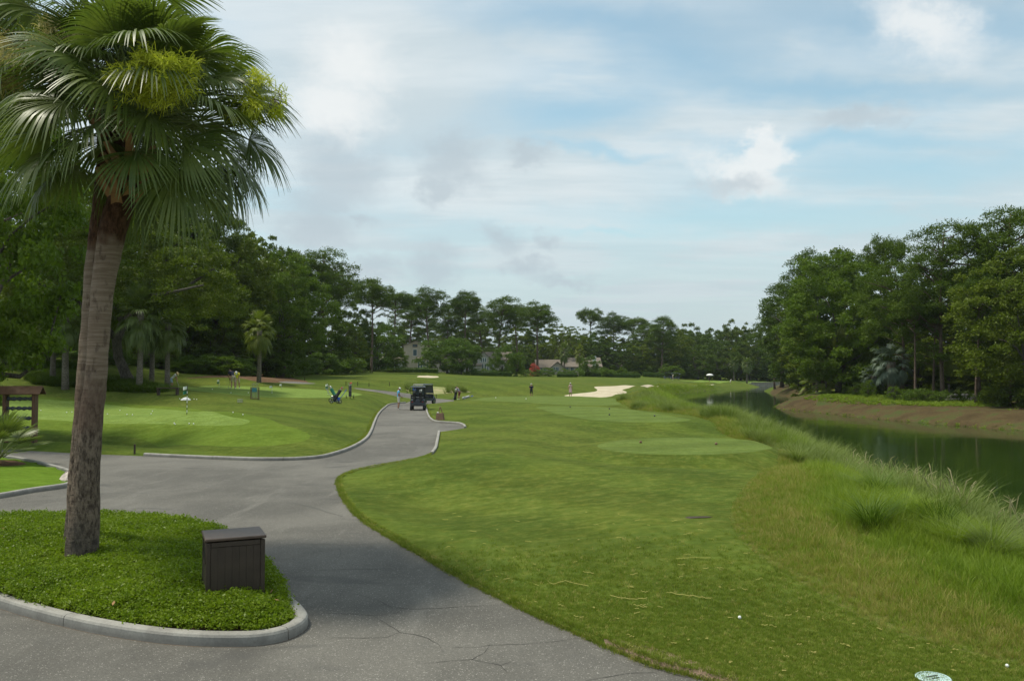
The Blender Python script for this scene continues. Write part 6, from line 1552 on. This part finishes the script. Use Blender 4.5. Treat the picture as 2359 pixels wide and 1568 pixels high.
# ground cover of the island: small round leaves
gcm = []
for i in range(5):
    n = 30; C = np.column_stack([rg.normal(size=n) * .035, rg.normal(size=n) * .035, rg.uniform(0.0, .08, n)])
    V, F_ = diamonds(C, .028, rg, .62, .7); gcm.append(np_mesh('creeper', V, F_, M_GC))
gc = hidden_collection('creeper_sprigs', gcm)
inner = ISLAND
def wgc(q):
    d = dist_line(q, ISLAND); near = np.clip(1.15 - (q[:, 1] - 9) / 14, .35, 1)
    return np.where(d > np.interp(q[:, 1], [10.4, 11.5], [.21, .02]), near, 0) * np.where(q[:, 0] > -12.5, 1, 0)
q = sample_poly(ISLAND, 26000, rg, wgc); dd = dist_line(q, ISLAND)
hgt = .05 + .12 * np.maximum(sm((dd - .2) / .4), sm((q[:, 1] - 10.4) / 1.2)) + .035 * np.sin(q[:, 0] * 3.1) * np.sin(q[:, 1] * 2.7) + .02 * np.sin(q[:, 0] * 9) * np.sin(q[:, 1] * 8)
zz = zfun(q) + hgt * rg.uniform(.35, 1.0, len(q))
scatter('ground_cover', np.column_stack([q, zz]), rg.uniform(.8, 1.35, len(q)), gc, 5, 1, 'glossy bright green ground cover filling the kerbed island', 'ground cover', .3)
# palm-side weeds, blades sticking out of the cover
wd = hidden_collection('weed_blades', [tuft(rg, 5, .28, .008, .03, .5, M_GRB, 'weed') for _ in range(2)])
q = sample_poly(ISLAND, 60, rg, lambda q: (dist_line(q, ISLAND) > .3) * (q[:, 0] > -10)); scatter('weeds', np.column_stack([q, zfun(q) + .08]), rg.uniform(.5, 1, len(q)), wd, 2, 2, 'thin weeds poking out of the ground cover', 'weeds')
# lawn blades near the camera
lawnm = hidden_collection('lawn_blades', [tuft(rg, 14, .032, .0042, .045, .55, M_GRS, 'blade', 2) for _ in range(4)] + [tuft(rg, 6, .036, .005, .05, .8, M_GRT, 'dry_blade', 2)])
LAWNNEAR = np.array([(-1.2, 5.2), (9.5, 5.2), (10, 12), (9, 15.5), (-7, 15.5), (-6, 14)])
def wl(q): return (~inside(q, ROAD) & ~inside(q, ROUGH)) * 1.0
def wlc(q): return np.clip((15 - np.hypot(q[:, 0], q[:, 1])) / 9, 0, 1) ** 2.3
q = sample_poly(LAWNNEAR, 36000, rg, wl, wlc)
scatter('lawn_grass_blades', np.column_stack([q, zfun(q) - .004]), rg.uniform(.7, 1.3, len(q)) * np.clip(np.hypot(q[:, 0], q[:, 1]) / 9, .8, 1.5), lawnm, 5, 3, 'short mown grass blades on the near right lawn', 'grass')
# ragged grass edge along kerbs and road
def along(L, n, off, sd, rng):
    L = np.array(L); T = np.gradient(L, axis=0); T /= np.linalg.norm(T, axis=1)[:, None] + 1e-9; N = np.stack([-T[:, 1], T[:, 0]], 1)
    s = rng.uniform(0, len(L) - 1, n); i = s.astype(int); f = (s - i)[:, None]; i2 = np.minimum(i + 1, len(L) - 1)
    return L[i] * (1 - f) + L[i2] * f + N[i] * (off + rng.normal(size=n) * sd)[:, None]
edgem = hidden_collection('edge_blades', [tuft(rg, 12, .055, .006, .05, .7, M_GRS, 'edge_blade', 2) for _ in range(3)] + [tuft(rg, 8, .05, .006, .05, .9, M_GRT, 'dry_edge', 2)])
q = np.concatenate([along(re_, 5000, -.02, .03, rg), along(kl, 3500, .24, .05, rg), along(krb, 500, -.24, .04, rg)])
q = q[(q[:, 1] > 4)]
scatter('edge_grass', np.column_stack([q, zfun(q)]), rg.uniform(.6, 1.2, len(q)), edgem, 4, 4, 'ragged grass fringe along the road and kerbs', 'grass')
# the overgrown pond bank
tb = hidden_collection('bright_tufts', [tuft(rg, 18, .42, .011, .10, .55, M_GRB, 'bright_tuft') for _ in range(4)])
tt = hidden_collection('straw_tufts', [tuft(rg, 20, .22, .008, .10, .6, M_GRT if i % 2 else M_GRB, 'straw_tuft') for i in range(4)])
td = hidden_collection('reed_tufts', [tuft(rg, 34, .80, .011, .14, .75, M_GRD, 'reed_tuft', 4) for _ in range(4)])
W2L = WATER
inner_line = ROUGH[:np.argmax(ROUGH[:, 1]) + 1:2]
def fr(q):  # 0 at lawn edge .. 1 at the water
    a = dist_line(q, inner_line, False); b = dist_line(q, WATER_S); return a / (a + b + 1e-6)
def dn(q): return np.hypot(q[:, 0], q[:, 1])
q = sample_poly(ROUGH, 60000, rg, None, lambda q: np.clip((13 / dn(q)) ** 1.15, 0, 1) * (dn(q) > 4)); f = fr(q)
nz = .5 + .5 * np.sin(q[:, 0] * .9 + np.sin(q[:, 1] * .5) * 2) * np.sin(q[:, 1] * .45 + 1)
keep = (f > .13) & (f < .93) & ((f < .62) | (rg.random(len(q)) < .35)); q1 = q[keep]; f1 = f[keep]
bigger = np.clip(dn(q1) / 22, .9, 1.8)
scatter('bank_grass', np.column_stack([q1, zfun(q1) - .02]), rg.uniform(.45, 1.2, len(q1)) * (.45 + .8 * nz[keep]) * bigger * np.clip(f1 * 4, .4, 1), tb, 4, 5, 'bright green uncut grass on the slope to the pond', 'grass', .25)
q = sample_poly(ROUGH, 30000, rg, lambda q: rg.random(len(q)) < np.clip(1.4 - fr(q) * 5.5, 0, 1), lambda q: np.clip((12 / dn(q)) ** 1.2, 0, 1)); f1 = fr(q)
scatter('straw_grass', np.column_stack([q, zfun(q) - .01]), rg.uniform(.5, 1.2, len(q)) * np.clip(.35 + f1 * 5, .3, 1) * np.clip(dn(q) / 20, .9, 2), tt, 4, 6, 'tan and olive uncut grass along the lawn edge', 'grass', .25)
def wre(q):
    f = fr(q); d = dn(q); lim = np.where(d > 32, .10, np.where(d > 22, .38, .55)); n = .5 + .5 * np.sin(q[:, 0] * 1.3 + 2) * np.sin(q[:, 1] * .55); lim = lim + .22 * (n - .5)
    return (f > lim) * (f < 1.0) * np.where(d < 26, np.clip(n * 1.8 - .25, .12, 1), 1) * (d > 13)
q = sample_poly(ROUGH, 22000, rg, wre, lambda q: np.clip((20 / dn(q)) ** .9, 0, 1) * (dn(q) > 13) * (q[:, 1] < 96))
q = q[(q[:, 1] < 96)]
scatter('reeds', np.column_stack([q, zfun(q) - .03]), rg.uniform(.45, 1.25, len(q)) * (.55 + .75 * np.clip(.5 + .8 * np.sin(q[:, 0] * 1.7 + np.sin(q[:, 1] * .6)) * np.sin(q[:, 1] * .8 + 1), 0, 1)) * np.where(dn(q) > 55, .8, 1.0), td, 4, 7, 'blue green arching reeds on the crest of the pond bank', 'reeds', .2)
q = sample_poly(ROUGH, 14000, rg, None, lambda q: (q[:, 1] > 85) * 1.0)
scatter('far_bank_grass', np.column_stack([q, zfun(q) - .03]), rg.uniform(.25, .55, len(q)), tb, 4, 8, 'yellow green grass on the far pond bank by the bunkers', 'grass')
# grassy weeds on the water's edge, waste bunker tufts
q = sample_poly(BUNK4, 420, rg); q = q[np.sin(q[:, 0] * .8) > -.5]
scatter('bunker_tufts', np.column_stack([q, zfun(q)]), rg.uniform(.7, 1.5, len(q)), td, 4, 10, 'grass tufts in the sandy waste area behind the carts', 'grass')
# dark mounded border plants under the left trees
bd = hidden_collection('border_tufts', [tuft(rg, 40, .5, .03, .22, 1.0, M_LEAFD, 'border_tuft', 3) for _ in range(3)])
for nm, L, cnt, lab in (('border_plants', [(60,872),(100,862),(160,862),(190,870),(190,893),(130,890),(80,884)], 1100, 'dark mounded border grass left of the near palm trunks'), ('border_plants', [(240,872),(290,878),(340,890),(385,898),(380,903),(300,903),(240,900)], 900, 'dark mounded border grass at the foot of the live oak'), ('border_plants', [(60,842),(180,846),(180,856),(60,856)], 500, 'lit border grass on the rise at the far left')):
    pl = np.array(Gl(L)); q = sample_poly(pl, cnt, rg)
    scatter(nm, np.column_stack([q, zfun(q)]), rg.uniform(.7, 1.4, len(q)), bd, 3, cnt, lab, 'border plants')
# flower bed on the far bank
fb = hidden_collection('bed_tufts', [tuft(rg, 30, .28, .03, .22, .8, M_GRB, 'bed_tuft', 2) for _ in range(3)])
pl = np.array([(35.8, 103), (37.6, 90), (40.5, 80), (48, 80), (50, 92), (43, 106)]); q = sample_poly(pl, 1700, rg)
scatter('garden_bed', np.column_stack([q, zfun(q)]), rg.uniform(.5, 1.1, len(q)), fb, 3, 44, 'bright green low planting on the grassy point of the far bank', 'garden bed')
# understory on the far bank
fu = hidden_collection('under_leaves', [tuft(rg, 30, .6, .05, .35, .9, M_LEAFD, 'under_tuft', 2) for _ in range(3)])
pl = np.array([(45, 100), (47, 88), (56, 86), (70, 86), (76, 60), (82, 60), (80, 110), (60, 140), (50, 130)]); q = sample_poly(pl, 1200, rg)
scatter('undergrowth', np.column_stack([q, zfun(q)]), rg.uniform(.6, 1.6, len(q)), fu, 3, 45, 'dark undergrowth under the trees of the far bank', 'undergrowth')
wl_ = np.array([p for p in WATER if p[0] > 30 and 20 < p[1] < 125])
q = sample_poly(BANK_R, 1500, rg); qd = dist_line(q, wl_, False); q = q[(qd < .7) | (rg.random(len(q)) < .22)]
bw = hidden_collection('bank_weed_tufts', [tuft(rg, 16, .16, .02, .14, .9, M_LEAFD if i % 2 else M_GRB, 'bank_weed', 2) for i in range(4)])
q = np.concatenate([q, along(wl_, 900, -.25, .22, rg)]); q = q[(zfun(q) > WZ - .05)]
scatter('bank_weeds', np.column_stack([q, zfun(q)]), rg.uniform(.5, 1.5, len(q)), bw, 4, 46, 'sparse low weeds along the brown far bank and its waterline', 'weeds')
# seed stalks along the crest
ss = []
for i in range(3):
    m = MB(); r = random.Random(i)
    for j in range(3):
        a = r.uniform(0, 6); L = r.uniform(.9, 1.3); m.tube([(0, 0, 0), (math.cos(a) * .05, math.sin(a) * .05, L * .5), (math.cos(a) * .22, math.sin(a) * .22, L * .92), (math.cos(a) * .34, math.sin(a) * .34, L * .98)], [.004, .003, .012, .004], 4)
    ss.append(m.mesh('stalk', M_SEED))
sc = hidden_collection('seed_stalks', ss)
q = sample_poly(ROUGH, 90, rg, lambda q: (fr(q) > .55) * (np.sin(q[:, 1] * 1.1) > -.2), lambda q: (dn(q) > 20) * (dn(q) < 36) * 1.0)
scatter('seed_stalks', np.column_stack([q, zfun(q)]), rg.uniform(.7, 1.15, len(q)), sc, 3, 12, 'tan feathery grass stalks standing above the bank', 'grass')
# vines by the water at the right
vn = []
for i in range(3):
    n = 60; C = np.column_stack([rg.normal(size=n) * .18, rg.normal(size=n) * .18, rg.uniform(0, .28, n)]); V, F_ = diamonds(C, .11, rg, .8, .9); vn.append(np_mesh('vine', V, F_, M_LEAFB))
vc = hidden_collection('vine_leaves', vn)
q = sample_poly(ROUGH, 420, rg, lambda q: (fr(q) > .8) * 1.0, lambda q: (dn(q) < 24) * (dn(q) > 10) * 1.0)
scatter('vines', np.column_stack([q, zfun(q) + .08]), rg.uniform(.7, 1.3, len(q)), vc, 3, 13, 'bright leafy vines at the water edge on the right', 'vines')
cm = hidden_collection('clump_meshes', [tuft(rg, 260, .85, .011, .16, 1.2, M_GRD if i < 2 else M_SHRUB, 'arching_clump', 5) for i in range(4)])
q = sample_poly(ROUGH, 95, rg, lambda q: (fr(q) > .22) * (fr(q) < .9) * 1.0, lambda q: (dn(q) > 12) * np.clip((24 / dn(q)) ** 1.5, 0, 1) * (q[:, 1] < 90))
scatter('grass_clumps', np.column_stack([q, zfun(q) - .02]), rg.uniform(.45, 1.1, len(q)), cm, 4, 51, 'arching grass clumps dotted over the slope to the pond', 'grass', .1)
dl = hidden_collection('dead_leaf_meshes', [np_mesh('dead_leaf', *diamonds(np.array([[0, 0, .01]]), .055, rg, .5, 1.5), M_BOOT)])
q = sample_poly(ISLAND, 130, rg, lambda q: (dist_line(q, ISLAND) > .3) * (q[:, 0] > -10)); scatter('dead_leaves', np.column_stack([q, zfun(q) + .165]), rg.uniform(.5, 1.2, len(q)), dl, 1, 52, 'brown dead leaves lying on the ground cover of the island', 'leaves')
def clump(u, v, s, label, mat, h=.9):
    x, y, z = Gp(u, v); r = np.random.default_rng(int(u)); o = link('grass_clump', tuft(r, 420, h, .010, .16, 1.15, mat, 'grass_clump', 5), None, (x, y, z - .02)); o.scale = (s,) * 3
    return tag(o, label, 'grass clump')
clump(1835, 1072, 1.0, 'large arching blue green grass clump right of the nearest tee', M_GRD)
clump(1905, 1090, .8, 'smaller arching grass clump behind the large one', M_GRD)
clump(2085, 1200, .9, 'dark arching grass clump in the middle of the slope', M_GRB, .8)
clump(2200, 1265, .8, 'green arching grass clump low on the slope', M_GRB, .8)
# palmetto at the left edge
def palmetto(u, v, h, label):
    x, y, z = Gp(u, v); root = empty('palmetto', (x, y, z - .02), 0, label, 'palm'); rng = np.random.default_rng(3)
    for i in range(20):
        el = R(78) - R(70) * i / 20; az = i * 2.4
        vv, fc, pv, pf = frond(rng, 24, .55, 2.6, .25, .55, k=5, wseg=.035, petr=.012)
        A = np.array(Matrix.Translation((0, 0, .1)) @ Matrix.Rotation(az, 4, 'Z') @ Matrix.Rotation(-el, 4, 'Y') @ Matrix.Translation((.65, 0, 0)))
        fo = link('frond', np_mesh('frond', vv @ A[:3, :3].T + A[:3, 3], fc, M_PALM), root)
        pm = MB(); pm.V = [tuple(p) for p in (pv @ A[:3, :3].T + A[:3, 3])]; pm.F = pf; pm.n = len(pv); pm.build('petiole', M_PET, fo)
    root.scale = (h,) * 3
palmetto(-5, 1066, 1.45, 'green palmetto bush at the left edge on the corner lawn')
_x, _y, _z = Gp(15, 1070)
mb = MB(); mb.lathe((0, 0, 0), [(1.05, -.02), (.8, .06), (.45, .11), (.05, .13)], 24); tag(mb.build('mulch_mound', M_MULCH, None, (_x - .6, _y, _z)), 'brown mulch mound under the palmetto', 'mulch')
def litter():
    V = []; Fq = []; rn = random.Random(6)
    strands = [[q3(1440, 455), q3(1470, 475), q3(1540, 455), q3(1670, 485)], [q3(1790, 540), q3(1900, 560), q3(2000, 552)], [q3(1925, 590), q3(1960, 600), q3(2000, 606)], [q3(2105, 518), q3(2200, 535), q3(2290, 545), q3(2359, 555)], [q3(1640, 403), q3(1700, 413)], [q3(2160, 330), q3(2359, 325)], [q3(1905, 488), q3(1925, 492)]]
    for k in range(170):
        u = rn.uniform(1000, 2200); v = rn.uniform(1180, 1560); a = rn.uniform(-.3, .3); L = rn.uniform(3, 16)
        strands.append([(u, v), (u + L, v + L * a)])
    allp = G([p[0] for L in strands for p in L], [p[1] for L in strands for p in L]); k = 0
    for L in strands:
        P = allp[k:k + len(L)]; k += len(L)
        if inside(P, ROAD).any() or inside(P, ROUGH).any(): continue
        pts = []
        for i in range(len(P) - 1):
            for t in np.linspace(0, 1, 6)[:-1]: pts.append(P[i] * (1 - t) + P[i + 1] * t + np.array([rn.uniform(-.012, .012), rn.uniform(-.03, .03)]))
        pts.append(P[-1]); A = np.array(pts); z = zfun(A) + .03; s = len(V)
        for i in range(len(A)): V += [(A[i, 0], A[i, 1] - .007, z[i]), (A[i, 0], A[i, 1] + .007, z[i] + .004)]
        Fq += [(s + 2 * i, s + 2 * i + 1, s + 2 * i + 3, s + 2 * i + 2) for i in range(len(A) - 1)]
    tag(MB().add(V, Fq).build('straw_litter', M_GRT, None), 'pale dry grass clippings scattered on the right lawn', 'grass clippings', kind='stuff')
litter()
def haze_box():
    m = bpy.data.materials.new('air'); m.use_nodes = True; nt = m.node_tree; nt.nodes.clear(); g = NG(nt)
    v = g.n('ShaderNodeVolumePrincipled'); v.inputs['Color'].default_value = (.80, .88, .95, 1); v.inputs['Density'].default_value = HAZE; v.inputs['Anisotropy'].default_value = .2
    o = g.n('ShaderNodeOutputMaterial'); nt.links.new(v.outputs[0], o.inputs['Volume'])
    b = MB(); b.box((0, 0, 0), (11000, 11000, 60)); h = b.build('haze', m, None, (0, 0, 20)); tag(h, 'thin summer haze over the course', 'haze', kind='stuff')
HAZE = .0001
haze_box()
